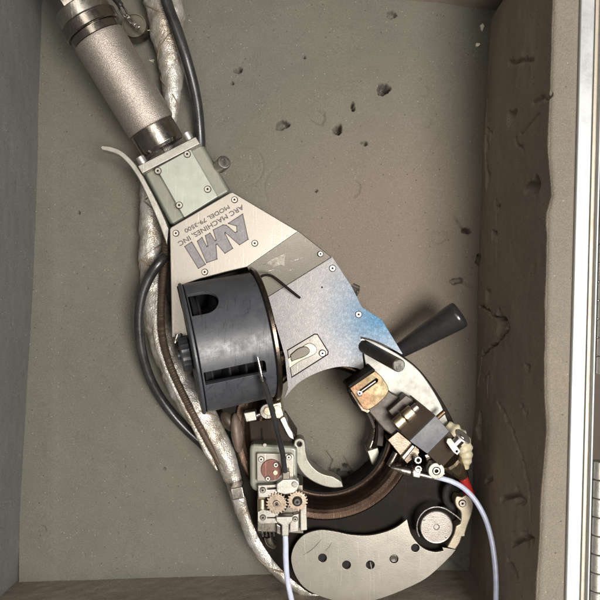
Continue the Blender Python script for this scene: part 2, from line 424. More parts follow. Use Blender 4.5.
X, Y = np.meshgrid(gx, gy)
Z = smooth_noise(X.shape, (9, 7), .0007)+smooth_noise(X.shape, (40, 30), .00018)
PX = X/S(0)+300; PY = 300-Y/S(0)
dents = [(383, 90, 6.5, 5.2, 7), (338, 130, 4.6, 4.4, 6), (283, 125, 7, 4, 4), (238, 70, 4.5, 2.5, 4), (318, 118, 8, 7, 1.6), (353, 107, 1.8, 5, 5), (364, 143, 3.4, 2, 3),
         (356, 187, 5, 7, 1.3), (392, 15, 4, 4, 2.6), (304, 57, 1.5, 1.5, 3), (232, 83, 1.5, 1.5, 3), (466, 231, 4, 3, 5), (479, 260, 2, 6, 6),
         (439, 238, 7, 6, 1.2), (456, 281, 6, 3, 2.5), (40, 529, 6, 3, 1.2), (78, 11, 2, 4, 2), (420, 78, 1.2, 1.2, 2), (427, 122, 5, 5, 1), (425, 90, 4, 6, .9),
         (164, 469, 1.3, 1.3, 2.5), (78, 212, 1.3, 1.3, 2.5), (124, 467, 1, 1, 2), (316, 191, 1.3, 1.3, 3), (286, 465, 1.5, 1.5, 3), (345, 466, 2.5, 2, 4), (352, 474, 3, 2, 3), (334, 471, 5, 2, 3)]
for x, y, a, b, d in dents:
    th = np.arctan2(PY-y, PX-x); q1, q2, q3, q4 = rngs.uniform(0, 6.28, 4)
    r = np.hypot((PX-x)/a, (PY-y)/b)*(1+.14*np.sin(th+q1)+.12*np.sin(2*th+q2)+.10*np.sin(3*th+q3)+.07*np.sin(7*th+q4))
    Z -= d*(.0030 if d > 2 else .0012)*np.clip((1.1-r)*3.2, 0, 1)**.9*(1+.25*np.sin(PX*1.7+q1)*np.sin(PY*1.9+q2))
for k in range(90):
    x, y = rngs.uniform(20, 480), rngs.uniform(0, 580); r = np.hypot(PX-x, PY-y); Z -= .0012*(r < rngs.uniform(.6, 1.2))
for path, wd, d in ([[(454, 215), (458, 222), (463, 229), (468, 231)], .9, 2.5], [[(433, 246), (434, 234), (452, 232)], .8, 1.2], [[(450, 281), (462, 282), (470, 286)], 1, 2],
                    [[(459, 60), (468, 78), (472, 118)], .8, .5], [[(462, 310), (461, 330)], 1.5, .5], 
                    [[(325, 452), (331, 460), (329, 470), (336, 474), (349, 473)], 1.1, 3], [[(343, 457), (354, 475), (360, 490)], 1, 2.2], [[(312, 462), (330, 478)], .8, 2], [[(318, 474), (338, 478)], .6, 1.5], [[(322, 480), (340, 482)], .6, 1.5],
                    [[(352, 62), (340, 66), (400, 20)], .6, .3], [[(205, 38), (216, 46)], .8, .8], [[(440, 130), (425, 160)], .8, .7],
                    [[(415, 545), (450, 560), (470, 575)], 1, 2], [[(462, 560), (475, 555), (470, 578)], 1.2, 3]):
    wob = smooth_noise(X.shape, (90, 70), .7)
    for a, b in zip(path, path[1:]):
        dd = seg_dist(PX+wob, PY+wob, a, b); Z -= d*.001*np.clip(1-dd/(wd*1.5), 0, 1)
rr = np.hypot((PX-243), (PY-166)); ang = np.degrees(np.arctan2(PY-166, PX-243))
Z -= .0009*np.clip(1-np.abs(rr-20)/1.4, 0, 1)*((ang > -110) & (ang < 75))
rr = np.hypot((PX-288), (PY-188)); ang = np.degrees(np.arctan2(PY-188, PX-288))
Z -= .0007*np.clip(1-np.abs(rr-24)/1.6, 0, 1)*((ang > 150) | (ang < -110))
# old press mark of a larger foam block, a low step across the floor
edge = (PY-(90+(PX-200)*.135)); Z -= .0012/(1+np.exp(-edge/1.5))*(1/(1+np.exp((PX-458)/5)))*(1/(1+np.exp(-(PX-56)/2)))
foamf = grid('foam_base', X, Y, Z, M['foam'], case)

HW = .175
def zedge(pts, t):               # piecewise linear
    ys = [p[0] for p in pts]; xs = [p[1] for p in pts]; return np.interp(t, ys, xs)
def wall(name, axis, sgn, fl_pts, top_pts, t0, t1, n, thick, m, dents=(), cracks=(), amp=.0012, h=HW, outx=None):
    """fl_pts/top_pts: (t, c) with t along the wall, c across; sgn = outward direction on the across axis"""
    t = np.linspace(t0, t1, n)
    nz = 170; r = .0035
    prof = [(0.0, -.012)]+[(0.0, z) for z in np.linspace(0, h-r, nz)]
    prof += [(r-r*math.cos(a), h-r+r*math.sin(a)) for a in np.linspace(.15, math.pi/2, 7)]
    prof += [(r+(thick-2*r)*k/26, h) for k in range(1, 27)]
    prof += [(thick-r+r*math.sin(a), h-r+r*math.cos(a)) for a in np.linspace(.2, math.pi/2, 5)]
    prof += [(thick, h*.5), (thick, -.012)]
    off = np.array([p[0] for p in prof]); zz = np.array([p[1] for p in prof])
    T, O = np.meshgrid(t, off, indexing='ij'); _, ZZ = np.meshgrid(t, zz, indexing='ij')
    f = zedge(fl_pts, T); tp = zedge(top_pts, T); lam = np.clip(ZZ/h, 0, 1)
    base = f*(1-lam)+tp*lam
    disp = smooth_noise(T.shape, (14, 6), amp)+smooth_noise(T.shape, (60, 30), amp*.22)
    inner = (O < .003)
    for a, z, ra, rz, d in dents:
        q = np.hypot((T-a)/ra, (ZZ-z)/rz); q = q*(1+.25*np.sin(3*np.arctan2(ZZ-z, T-a)+a*300))
        disp += d*np.clip(1.2-q, 0, 1)**.6*inner
    wob = smooth_noise(T.shape, (70, 40), .0011)
    for path, wd, d in cracks:
        for a, b in zip(path, path[1:]):
            disp += d*np.clip(1-seg_dist(T+wob, ZZ+wob, a, b)/wd, 0, 1)*inner
    outmask = np.clip(1-(O/thick), 0, 1)
    Os = O if outx is None else O*(outx(T)-tp)/thick
    Cc = base+sgn*(Os+disp*outmask)
    
    if axis == 'y': return grid(name, Cc, T, ZZ, m, case)
    return grid(name, T, Cc, ZZ, m, case)
def wp(px, py, z=HW):            # wall point
    v = P(px, py, z); return v
# right wall: t = y
fl_r = sorted([(P(x, y, 0).y, P(x, y, 0).x) for x, y in ((494, -60), (491.5, 0), (486, 80), (491, 15), (481, 200), (477, 300), (475, 400), (471, 520), (468, 640))])
tp_r = sorted([(P(x, y, HW).y, P(x, y, HW).x) for x, y in ((557, -120), (556, 0), (551, 100), (550, 150), (552, 195), (547, 212), (545, 300), (545, 380), (547, 430), (541, 530), (536, 600), (530, 720))])
def rw(px, py):                  # photo pixel on the right wall -> (y, z)
    v = (px-477-(300-py)*.02)/(549-477-(300-py)*.0); z = 0
    for _ in range(20):
        y = (300-py)*S(z); xf = np.interp(y, [p[0] for p in fl_r], [p[1] for p in fl_r]); xt = np.interp(y, [p[0] for p in tp_r], [p[1] for p in tp_r])
        X_ = xf+(xt-xf)*z/HW; z2 = CAMZ-X_/((px-300)*K); z = .5*z+.5*max(0, min(HW, z2))
    return y, z
rd = []
for x, y, a, b, d in ((511, 118, .006, .010, .007), (534, 187, .006, .014, .010), (493, 235, .004, .006, .008), (489, 128, .006, .005, .004), (488, 146, .005, .006, .004), (488, 178, .008, .006, .004), (498, 208, .003, .004, .006),
                      (500, 323, .010, .010, .008), (524, 70, .012, .012, .002), (480, 428, .012, .006, .006), (518, 497, .006, .008, .006), (488, 295, .006, .006, .004), (526, 368, .003, .005, .005), (478, 259, .006, .004, .006),
                      (492, 135, .004, .004, .004), (487, 166, .003, .004, .006), (524, 537, .005, .008, .006), (524, 500, .003, .003, .003)):
    t_, z_ = rw(x, y); rd.append((t_, z_, a, b, d))
rc = []
for path, wd, d in ([[(508, 64), (532, 60)], .003, .004], [[(533, 101), (541, 97), (549, 98)], .003, .0025], [[(479, 306), (488, 310), (497, 318), (508, 322), (510, 328), (503, 336), (490, 348), (481, 358)], .0022, .007],
                    [[(497, 318), (506, 320), (508, 334)], .0022, .006], [[(498, 402), (512, 430), (522, 460), (528, 490), (530, 520)], .0028, .003], [[(502, 499), (519, 494)], .003, .007], [[(512, 545), (524, 536), (533, 539)], .003, .007],
                    [[(508, 560), (518, 575)], .003, .006], [[(486, 482), (492, 479)], .003, .004], [[(487, 100), (486, 190)], .0025, .004], [[(484, 380), (489, 372), (488, 398)], .002, .003], [[(520, 405), (526, 413)], .002, .003],
                    [[(515, 138), (523, 153)], .002, .003], [[(520, 134), (540, 112)], .002, .002], [[(495, 200), (497, 260)], .0025, .002], [[(483, 350), (478, 385)], .0025, .004]):
    rc.append(([rw(*p) for p in path], wd, d))
def rimx(py): return 581-.0255*py
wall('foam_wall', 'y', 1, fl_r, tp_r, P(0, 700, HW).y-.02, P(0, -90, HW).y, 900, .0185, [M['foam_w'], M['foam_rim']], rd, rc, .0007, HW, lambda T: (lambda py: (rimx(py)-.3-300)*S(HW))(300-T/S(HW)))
# left wall
fl_l = sorted([(P(x, y, 0).y, P(x, y, 0).x) for x, y in ((45, -60), (42, 0), (36, 200), (27, 400), (16, 582), (14, 640))])
wl = wall('foam_wall', 'y', -1, fl_l, [(a, b-.004) for a, b in fl_l], -.36, .37, 420, .03, M['foam_l'],
     (), (), .0004)
# bottom and top wall
fl_b = [(P(x, y, 0).x, P(x, y, 0).y) for x, y in ((-20, 584), (15, 582), (200, 577), (300, 574), (480, 571), (520, 570))]
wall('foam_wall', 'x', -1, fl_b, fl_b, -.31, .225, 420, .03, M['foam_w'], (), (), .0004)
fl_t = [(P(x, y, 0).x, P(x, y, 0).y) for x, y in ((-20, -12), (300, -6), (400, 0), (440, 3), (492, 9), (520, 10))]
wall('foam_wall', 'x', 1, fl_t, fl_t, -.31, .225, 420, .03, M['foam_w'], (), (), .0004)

# metal frame along the right edge, hinge beyond it
def strip(name, o0, o1, z0, z1, m, parent, ya=-140, yb=760, bevel=.0008):
    pts = [(rimx(ya)+o0, ya), (rimx(ya)+o1, ya), (rimx(yb)+o1, yb), (rimx(yb)+o0, yb)]
    return prism(name, pts, z0, z1, m, parent, bevel)
fr = strip('metal_frame', 0.2, 14.6, .0, .1762, M['rim'], case, bevel=.0014)
strip('channel', 14.9, 21.2, .0, .1735, M['rimb'], fr)
strip('lip', 21.5, 23.8, .0, .1775, M['rim'], fr)
hg = strip('hinge', 24.2, 26, .1, .160, M['hinge'], case, 190, 362)
strip('hinge_leaf', 24.2, 26, .1, .160, M['hinge'], hg, 461, 740)
def knuckles(ya, yb):
    y = ya; k = 0
    while y < yb:
        L = 18.5; zz = .176
        a = P(rimx(y)+30.3, y, zz); b = P(rimx(y+L)+30.3, y+L-.9, zz)
        cyl('knuckle', a, b, .0052, M['hinge'], hg, n=20, ch=.0005); y += L
knuckles(190, 362); knuckles(461, 700)

# white flakes
for i, (x, y, lab) in enumerate(((482, 27, 'larger white foam flake near the top right corner of the case floor'), (477.5, 45, 'smaller white foam flake below the larger one by the right wall'))):
    p = P(x, y, .0005); n = 9; rad = .0036 if i == 0 else .0026
    top = [p+Vector((math.cos(2*math.pi*k/n)*rad*random.uniform(.35, 1.1), math.sin(2*math.pi*k/n)*rad*1.3*random.uniform(.4, 1.2), .0022*random.uniform(.4, 1))) for k in range(n)]
    bot = [Vector((v.x, v.y, -.0005)) for v in top]
    o = hull('foam_flake', top, bot, plain('white_flake', (.75, .72, .62), .8), None, .0002); tag(o, lab, 'flake', 'foam flakes')

# ============================================================ the weld head
H = root('pipe_welding_head', P(300, 380, 0), 'steel and black orbital pipe welding head with C shaped ring, drum and long handle', 'welding head')
SCREW = {}
def screw(x, y, z, rpx, parent, dark=False, m=None, name='screw', hexr=.36):
    s = S(z); r = rpx*s; h = r*.45; p = P(x, y, z)
    mats = [m or M['chrome'], M['hole']]
    prof = [(-.001, r*.93), (h*.55, r), (h*.85, r*.93), (h, r*.8), (h, r*hexr*1.15), (h*.9, r*hexr), (h*.15, r*hexr*.95, 1), (h*.15, r*.02, 1)]
    return lathe(name, p, p+Vector((0, 0, 1)), prof, mats, parent, n=20)
def washer_screw(x, y, z, rpx, parent, m=None):
    rpx *= .9; m = M['alu'] if m is M['chrome'] else m
    """screw sunk in a counterbore: dark ring, bright head"""
    s = S(z); r = rpx*s; p = P(x, y, z)
    prof = [(-.0005, r*1.0, 1), (.00015, r*.97, 1), (.00015, r*.86, 0), (.0006, r*.84), (.0010, r*.74), (.0010, r*.30, 1), (.0001, r*.28, 1), (.0001, r*.02, 1)]
    return lathe('screw', p, p+Vector((0, 0, 1)), prof, [m or M['steel'], M['hole']], parent, n=22)

# ---- handle
hz0, hz1 = .050, .078            # height of the handle axis at its foot and near the frame's top
A = P(162, 145, hz0); B = P(99, 39, hz1)
ax = (B-A).normalized(); Lh = (B-A).length
hb = lathe('handle_barrel', A, B, [(.019, .0218), (.0195, .0236), (.021, .0243), (Lh-.002, .0250), (Lh, .0247), (Lh+.0005, .022)], M['knurl'], H, n=64)
lathe('collar', A, B, [(-.003, .0215), (.0, .0226), (.0186, .0226), (.0192, .0222)], M['steel_dk'], hb, n=64)
lathe('collar', A, B, [(Lh+.0003, .0235), (Lh+.001, .0242), (Lh+.0075, .0242), (Lh+.008, .0238)], M['steel_dk'], hb, n=64)
lathe('collar', A, B, [(Lh+.008, .0262), (Lh+.009, .0272), (Lh+.0175, .0272), (Lh+.0185, .0262)], M['steel_dk'], hb, n=64)
lathe('collar', A, B, [(Lh+.0188, .0245), (Lh+.0195, .0250), (Lh+.0300, .0250), (Lh+.031, .0240)], M['steel'], hb, n=64)
lathe('connector', A, B, [(Lh+.031, .0205), (Lh+.032, .0212), (Lh+.075, .0212), (Lh+.076, .02)], M['steel_dk'], hb, n=6, smooth=20, bevel=.0008)
lathe('cable_gland', A, B, [(Lh+.076, .016), (Lh+.12, .016)], M['rubber'], hb, n=32)
p = A+ax*.0085+Vector((-.012, .004, .0198)); lathe('detent_ball', p-Vector((0, 0, .002)), p+Vector((0, 0, .01)), [(0, .0016), (.0015, .0024), (.0028, .0018), (.0032, .0005)], M['chrome'], hb, n=16)

# ---- sage green housing block
zb = .072
blk = prism('housing_block', [(142, 172), (202, 142), (231, 192), (171, 227)], .022, zb-.006, M['green'], H, .004, seg=1)
prism('end_plate', [(137.5, 166), (195.5, 136.5), (200, 143.5), (142, 173.5)], .020, zb, M['alu'], blk, .0008)
pan = prism('top_panel', [(156, 168), (190.5, 149), (218, 196.5), (184, 217.5)], .05, zb, M['greenp'], blk, .0008)
for x, y in ((158, 171), (187.3, 154.3), (179.3, 205.3), (207.7, 189.3)): washer_screw(x, y, zb, 4.2, pan, M['chrome'])
for x, y in ((141, 158), (187, 134)):
    a = P(x+3, y+6, zb-.006); cyl('bolt', a, a+ax*.008, .0042, M['alu'], blk, n=24)
# push pin beside the block
a = P(216, 170, .052); b = P(224.3, 162.2, .074)
pk = lathe('push_pin', a, b, [(0, .0055), (.004, .0062), (.0041, .0048), (.010, .0048), (.0102, .0064), ((b-a).length-.0008, .0066), ((b-a).length, .0058), ((b-a).length+.0001, .0046), ((b-a).length-.0006, .0042), ((b-a).length-.0006, .0001)], M['steel'], H, n=32)

# ---- lever
lz = .060
up = curve2([(101.5, 145), (112, 146.5), (122, 151), (131, 159), (139, 169), (147, 183), (156, 200), (163, 215), (169, 229)], 5)
lo = curve2([(167, 246), (158, 222), (148, 199), (140, 182), (134, 172), (127, 163), (118, 155), (108, 151.5), (101.5, 150)], 5)
lv = prism('lever', up+lo+[(99.8, 147.6)], lz-.012, lz, M['alu'], H, .0012)

# ---- cover
cz = .076; lzp = .062
cov = prism('cover_plate', [(169.5, 229), (171, 227), (230, 192.5), (233, 192), (298.5, 231), (247, 267), (226, 272), (200, 279), (177.5, 287), (181, 303), (186, 322), (188, 336), (171.5, 338)], cz-.004, cz, M['plate'], H, .0010)
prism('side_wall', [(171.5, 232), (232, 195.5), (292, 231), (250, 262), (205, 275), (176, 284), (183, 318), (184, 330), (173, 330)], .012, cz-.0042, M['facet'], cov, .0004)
# sloping facet between the upper and the lower level
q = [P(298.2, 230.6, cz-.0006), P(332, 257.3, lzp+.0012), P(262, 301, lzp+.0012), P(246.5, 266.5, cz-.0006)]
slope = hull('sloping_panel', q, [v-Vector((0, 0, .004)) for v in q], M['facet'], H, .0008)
washer_screw(320.5, 254, .0676, 3.4, slope)
def onslope(x, y):                # height of the sloping panel under a photo pixel
    z = .07
    for _ in range(8):
        p = P(x, y, z); n_ = (q[1]-q[0]).cross(q[3]-q[0]); z = q[0].z-(n_.x*(p.x-q[0].x)+n_.y*(p.y-q[0].y))/n_.z
    return z
wm = [P(x, y, onslope(x, y)+.00012) for x, y in ((266.5, 263), (270, 260), (278, 256.5), (286, 252.8), (284.5, 259), (284.8, 266.5), (281, 264.5), (274, 267), (271, 265))]
hull('worn_patch', wm, [v-Vector((0, 0, .001)) for v in wm], metal('worn_patch', (.20, .185, .155), .45, met=.8), slope, 0)
for (x0, y0, x1, y1) in ((256, 268, 275, 259), (288, 262, 304, 257), (262, 272, 280, 268), (286, 271, 296, 268), (265, 255, 270, 252)):
    tube('scratch', [P(x0, y0, onslope(x0, y0)+.0001), P((x0+x1)/2, (y0+y1)/2+.4, onslope((x0+x1)/2, (y0+y1)/2)+.0001), P(x1, y1, onslope(x1, y1)+.0001)], [.00006, .00015, .00005], M['plate'], slope, n=6, sub=4)
lower_pts = [(332, 256.5), (352, 287), (362, 307), (382, 320), (402.5, 353.5)]+curve2([(402, 354.5), (385, 345), (372, 339.5), (360.5, 336.5)], 4)+[(364.5, 372)]+curve2([(357, 368), (343, 366.5), (328, 369), (313, 374.5), (300, 382), (291, 390.5), (284, 399)], 5)+[(288, 388), (285, 357), (276, 325), (262, 300)]
win = [(287, 350), (314.5, 333.6), (317.5, 333.8), (328.6, 351.5), (328.2, 354.6), (291.5, 378)]
lp = prism('lower_plate', lower_pts, lzp-.006, lzp, M['blue_sheen'], H, .0008, holes=[win])
prism('side_wall', [(330, 262), (350, 290), (360, 311), (380, 323), (398, 352), (366, 340), (362, 360), (330, 364), (300, 378), (288, 388), (284, 350), (270, 305)], .012, lzp-.0062, M['brown'], lp, .0004)
prism('window_plate', [(287.4, 350.4), (314.6, 334.2), (317.3, 334.3), (328.0, 351.7), (327.6, 354.3), (291.6, 377.3)], lzp-.005, lzp-.0009, metal('satin_grey', (.22, .21, .195), .38, (.19, .18, .165), 30, met=.8), lp, .0006)
slot = curve2([(287, 359), (296, 351.5), (305, 344.5), (311, 343), (316.5, 347.5), (316, 353), (311, 356.5), (300, 361.5), (289, 369)], 4)
prism('slotted_insert', slot, lzp-.003, lzp-.0002, metal('champagne_insert', (.40, .36, .27), .34, (.33, .30, .225), 50, met=.8, grime=.2), lp, .0010)
prism('slider', curve2([(290, 355), (298, 348.5), (306, 346.5), (310, 351), (306, 356), (296, 360), (291, 362)], 4), lzp-.001, lzp+.0009, M['facet'], lp, .0012)
for x, y, z in ((176, 233.3, cz), (234.6, 199.8, cz), (254.8, 243.3, cz), (204.8, 272, cz)): washer_screw(x, y, z, 3.9, cov)
for x, y, z, m_ in ((332.5, 268.3, lzp, 'chrome'), (358.6, 314.4, lzp, 'chrome'), (322.5, 353.3, lzp, 'chrome')): washer_screw(x, y, z, 4.1, lp, M[m_])
lathe('pin_hole_shade', P(322, 287.3, lzp), P(322, 287.3, lzp)+Vector((0, 0, 1)), [(0, .0009), (.0002, .0009), (.0002, .0001)], M['hole'], lp, n=12)
a = P(352, 293, .048); b = P(361.5, 299.5, .052)
lathe('knurled_knob', a+Vector((-.002, .004, 0)), a+Vector((.002, .004, 0))+(b-a), [(0, .004), (.001, .0065), (.008, .0065), (.0085, .004), (.0095, .003)], M['steel'], H, n=26, wob=lambda k, th: 1+.07*math.cos(13*th))
# black spring finger
tube('spring_finger', [P(258, 279, .088), P(263, 275.6, .086), P(270, 275.5, .083), P(277, 279.5, .079), P(288, 288.5, .073), P(300, 298, .068)], [.0013, .0012, .0012, .0013, .0013, .0012], M['blackm'], H, n=10)

# lettering, upside down in the photo
ez = cz+.00018
def zp(L, ox=170, oy=195, k=7.5): return [(ox+a/k, oy+b/k) for a, b in L]
logo = [('letter', [(110, 387), (162, 352), (265, 520), (213, 550)]),
        ('letter', [(205, 347), (240, 318), (276, 388), (284, 382), (265, 305), (300, 285), (338, 345), (346, 340), (324, 262), (398, 224), (422, 226), (440, 240), (488, 282), (502, 276), (500, 232), (437, 213), (545, 142), (586, 332), (520, 373), (414, 280), (412, 290), (470, 400), (412, 437), (352, 366), (344, 372), (352, 480), (275, 507)])]
lg = prism('logo', zp([(112, 387), (161, 355), (263, 519), (214, 547)]), cz-.0005, ez+.00012, M['grey_ink'], cov, 0)
for i, (nm, pts) in enumerate(logo):
    z = zp(pts); cxm = sum(a for a, b in z)/len(z); cym = sum(b for a, b in z)/len(z)
    # dark outline: loops offset along the edges as thin bars
    if i: prism('letter', z, cz-.0005, ez+.00012, M['grey_ink'], lg, 0)
    vs = []; fs = []
    for (a, b) in zip(z, z[1:]+z[:1]):
        p, q_ = P(a[0], a[1], ez+.0003), P(b[0], b[1], ez+.0003); d = (q_-p).normalized(); nrm = Vector((-d.y, d.x, 0))*.00042; e = d*.0003
        k = len(vs)
        for zz in (0, -.0005): vs += [p-e+nrm+Vector((0, 0, zz)), q_+e+nrm+Vector((0, 0, zz)), q_+e-nrm+Vector((0, 0, zz)), p-e-nrm+Vector((0, 0, zz))]
        fs += [(k, k+1, k+2, k+3), (k+7, k+6, k+5, k+4), (k, k+4, k+5, k+1), (k+1, k+5, k+6, k+2), (k+2, k+6, k+7, k+3), (k+3, k+7, k+4, k)]
    link('letter_outline', vs, fs, M['ink'], lg, 0)
def text(s, x0, y0, x1, y1, h, name, off=.0):
    """writes s from photo pixel (x0,y0) to (x1,y1) on the cover plate, capital height h pixels"""
    a = P(x0, y0, ez); b = P(x1, y1, ez); d = b-a
    cu = bpy.data.curves.new(name, 'FONT'); cu.body = s; cu.size = 1; cu.extrude = .02; cu.offset = off
    o = bpy.data.objects.new('tmp', cu); C.objects.link(o); bpy.context.view_layer.update()
    me = bpy.data.meshes.new_from_object(o.evaluated_get(bpy.context.evaluated_depsgraph_get()))
    bpy.data.objects.remove(o)
    n = len(me.vertices); co = np.empty(n*3); me.vertices.foreach_get('co', co); co = co.reshape(-1, 3)
    w0, w1 = co[:, 0].min(), co[:, 0].max(); kx = d.length/(w1-w0); ky = h*S(ez)/.69
    ang = math.atan2(d.y, d.x); ca, sa = math.cos(ang), math.sin(ang)
    lx = (co[:, 0]-w0)*kx; ly = (co[:, 1]-.345)*ky
    polys = [tuple(p.vertices) for p in me.polygons]; V = []; F = []
    for k, (ox, oy) in enumerate(((0, 0), (.00013, .00005), (-.00013, -.00005), (-.00005, .00013), (.00005, -.00013))):
        out = np.stack([a.x+lx*ca-ly*sa+ox, a.y+lx*sa+ly*ca+oy, ez+co[:, 2]*.005+k*.000012], -1)
        V += [tuple(v) for v in out]; F += [tuple(i+k*n for i in p) for p in polys]
    V = np.array(V); c = (V.min(0)+V.max(0))/2
    bpy.data.meshes.remove(me); me = bpy.data.meshes.new(name); me.from_pydata([tuple(v) for v in V-c], [], F)
    return finish(name, me, c, M['ink'], cov, 0, 0, fixn=False)
text('ARC MACHINES, INC', 243.2, 206.7, 178.8, 244.2, 4.6, 'lettering', 0)
text('MODEL 79-3500', 229.0, 206.7, 185.0, 231.3, 3.9, 'lettering', 0)

# ---- spool drum
cl = P(194, 348, .086); crr = P(264, 334, .0705)
da = (crr-cl).normalized(); DL = (crr-cl).length; _, du, dv = frame(da)
if dv.z < 0: dv = -dv
dn = du if du.y > 0 else -du     # towards the top of the picture
R = .0600
drum = lathe('spool_cover', cl, crr, [(0, R-.003), (0, R-.0006), (.0006, R), (DL-.004, R), (DL-.0034, R-.0006), (DL-.0034, R-.003)], M['black'], H, n=140, smooth=30, ring=True)
# hollow it and open the D-shaped hole and the slot
def cyl_c(p0, p1, r, n=96):
    L = (p1-p0).length; return lathe('cutter', p0, p1, [(0, r), (L, r)], M['black'], None, n)
def rad(th): return dn*math.sin(th)+dv*math.cos(th)          # th measured from straight up towards picture top
def curved_cutter(u0, u1, th, hw, rnd):
    c = cl+da*0; n_ = rad(th); t_ = n_.cross(da).normalized(); pts = []
    if rnd:
        pts = [(u0, -hw), (u1-hw, -hw)]+[(u1-hw+hw*math.sin(a), -hw*math.cos(a)) for a in np.linspace(.1, math.pi-.1, 16)]+[(u1-hw, hw), (u0, hw)]
    else:
        r = .003; pts = [(u0, -hw), (u1-.0005, -hw), (u1, -hw+.001), (u1, hw-r), (u1-r*.3, hw-r*.3), (u1-r, hw), (u0, hw)]
    tp = [c+da*u+t_*v+n_*(R+.01) for u, v in pts]; bt = [c+da*u+t_*v+n_*(R-.012) for u, v in pts]
    n = len(pts); f = [tuple(range(n)), tuple(range(2*n-1, n-1, -1))]+[(i, i+n, (i+1) % n+n, (i+1) % n) for i in range(n)]
    return link('cutter', tp+bt, f, M['black'], None, 0)
cut(drum, [curved_cutter(.0012, .026, math.radians(41), .0128, True), curved_cutter(.0016, .0545, -math.radians(24.5), .0062, False)], 30)
b_ = drum.modifiers.new('bevel', 'BEVEL'); b_.width = .0005; b_.segments = 2; b_.limit_method = 'ANGLE'; b_.angle_limit = math.radians(40)
lathe('rim_flange', cl-da*.0036, crr, [(0, R-.004), (0, R+.0006), (.0008, R+.0014), (.0022, R+.0014), (.0028, R+.0006), (.0028, R-.006), (.0014, R-.02), (.0014, .001)], M['black'], drum, n=120)
lathe('rim_flange', crr-da*.0032, crr+da, [(0, R-.004), (0, R+.0022), (.0007, R+.0034), (.0034, R+.0036), (.0042, R+.003), (.0044, R-.006)], M['bronze'], drum, n=120)
lathe('groove_shade_ring', crr-da*.0056, crr+da, [(0, R-.006), (0, R-.0012), (.0023, R-.0012), (.0023, R-.006)], M['hole'], drum, n=100)
rp = [(0, R-.012), (.0012, R-.0055)]
for u in (.006, .0215, .036, .050): rp += [(u, R-.0135), (u+.0008, R-.0125), (u+.0018, R-.0125), (u+.0026, R-.0135), (u+.0030, .034), (u+.0110, .034)]
lathe('spool', cl+da*.002, crr, rp, metal('spool_grey', (.020, .020, .021), .4, met=0, scratch=.1), drum, n=80)
kc = cl-da*.0036+dv*0-dn*.004
lathe('knob', kc, kc-da, [(0, .008), (.0005, .0145), (.0015, .0158), (.0082, .0158), (.0095, .0145), (.0095, .004), (.012, .004), (.0125, .003)], M['black'], drum, n=60, wob=lambda k, th: 1+.025*math.cos(20*th) if 1 < k < 5 else 1)
cyl('latch_pin', P(177, 341, .085), P(181.5, 334, .088), .0015, M['chrome'], H); cyl('latch_pin', P(177.5, 334, .083), P(175, 343, .083), .0019, M['steel'], H)

# ---- wire guide from the spool slot
g = tube('wire_guide', [P(262.6, 380, .138), P(268, 396, .128), P(273.5, 416, .112), P(278.5, 437, .103), P(282.5, 453, .096), P(285, 471.5, .087)], [.0024, .0025, .0024, .0025, .0025, .0025], M['rubber'], H, n=16)
tube('wire_tip', [P(257.5, 357, .141), P(259.5, 366, .1405), P(262, 378, .139), P(263, 383, .1372)], [.0011, .0014, .0015, .0013], M['chrome'], g, n=12)
disc('ferrule', 262.6, 380.4, .132, .1392, 3.0, M['blackm'], g, 16)

# ---- C-shaped body
bz = .046
outer = curve2([(398, 352), (420, 370), (440, 397), (455, 425), (465, 455), (470, 490), (466, 520), (455, 545), (441, 564), (415, 584), (385, 596), (345, 603), (318, 598), (298, 585), (275, 563), (257, 535), (247, 505), (240, 470), (232, 440), (222, 412), (215, 380)], 4)+[(250, 340), (330, 330)]
body = prism('ring_body', outer, .010, bz, M['blackm'], H, .0012, holes=[arc(325, 430, 62, 0, 356, 89)])
def annulus(name, cx, cy, r0, r1, a0, a1, z0, z1, m, parent, bevel=.0006):
    pts = arc(cx, cy, r1, a0, a1, 60)+arc(cx, cy, r0, a1, a0, 60)
    return prism(name, pts, z0, z1, m, parent, bevel)
M['rotor'] = metal('dark_bronzed_steel', (.040, .025, .016), .28, (.024, .014, .009), 22, .15, met=.9, scratch=.25, grime=.3, dirt=(.012, .008, .005))
rc_ = P(325, 430, bz+.0045); sr = S(bz+.0045); z0_ = Vector((rc_.x, rc_.y, bz-.004))
rot = lathe('rotor', z0_, z0_+Vector((0, 0, 1)), [(0, 62.8*sr), (.0088, 62.8*sr), (.0096, 64*sr), (.0098, 66.5*sr), (.0090, 69*sr), (.0072, 72.5*sr), (.0058, 77*sr), (.0052, 81*sr), (.0054, 85*sr), (.0062, 88*sr), (.0064, 90*sr), (.0050, 91.5*sr), (0, 92*sr)], M['rotor'], body, n=160, ring=True)
annulus('rotor_lip', 325, 430, 62.2, 64.6, -55, 182, bz-.004, bz+.0062, M['blackm'], rot)
annulus('inner_track', 325, 430, 50, 60.5, -42, 30, .010, .024, M['brown'], body)
annulus('inner_track', 325, 430, 55, 62, 40, 175, .006, .020, M['blackm'], body)
# curved edge of track on the right
annulus('track_edge', 327, 428, 46.5, 48.5, -28, 32, .012, .034, M['steel_dk'], body)

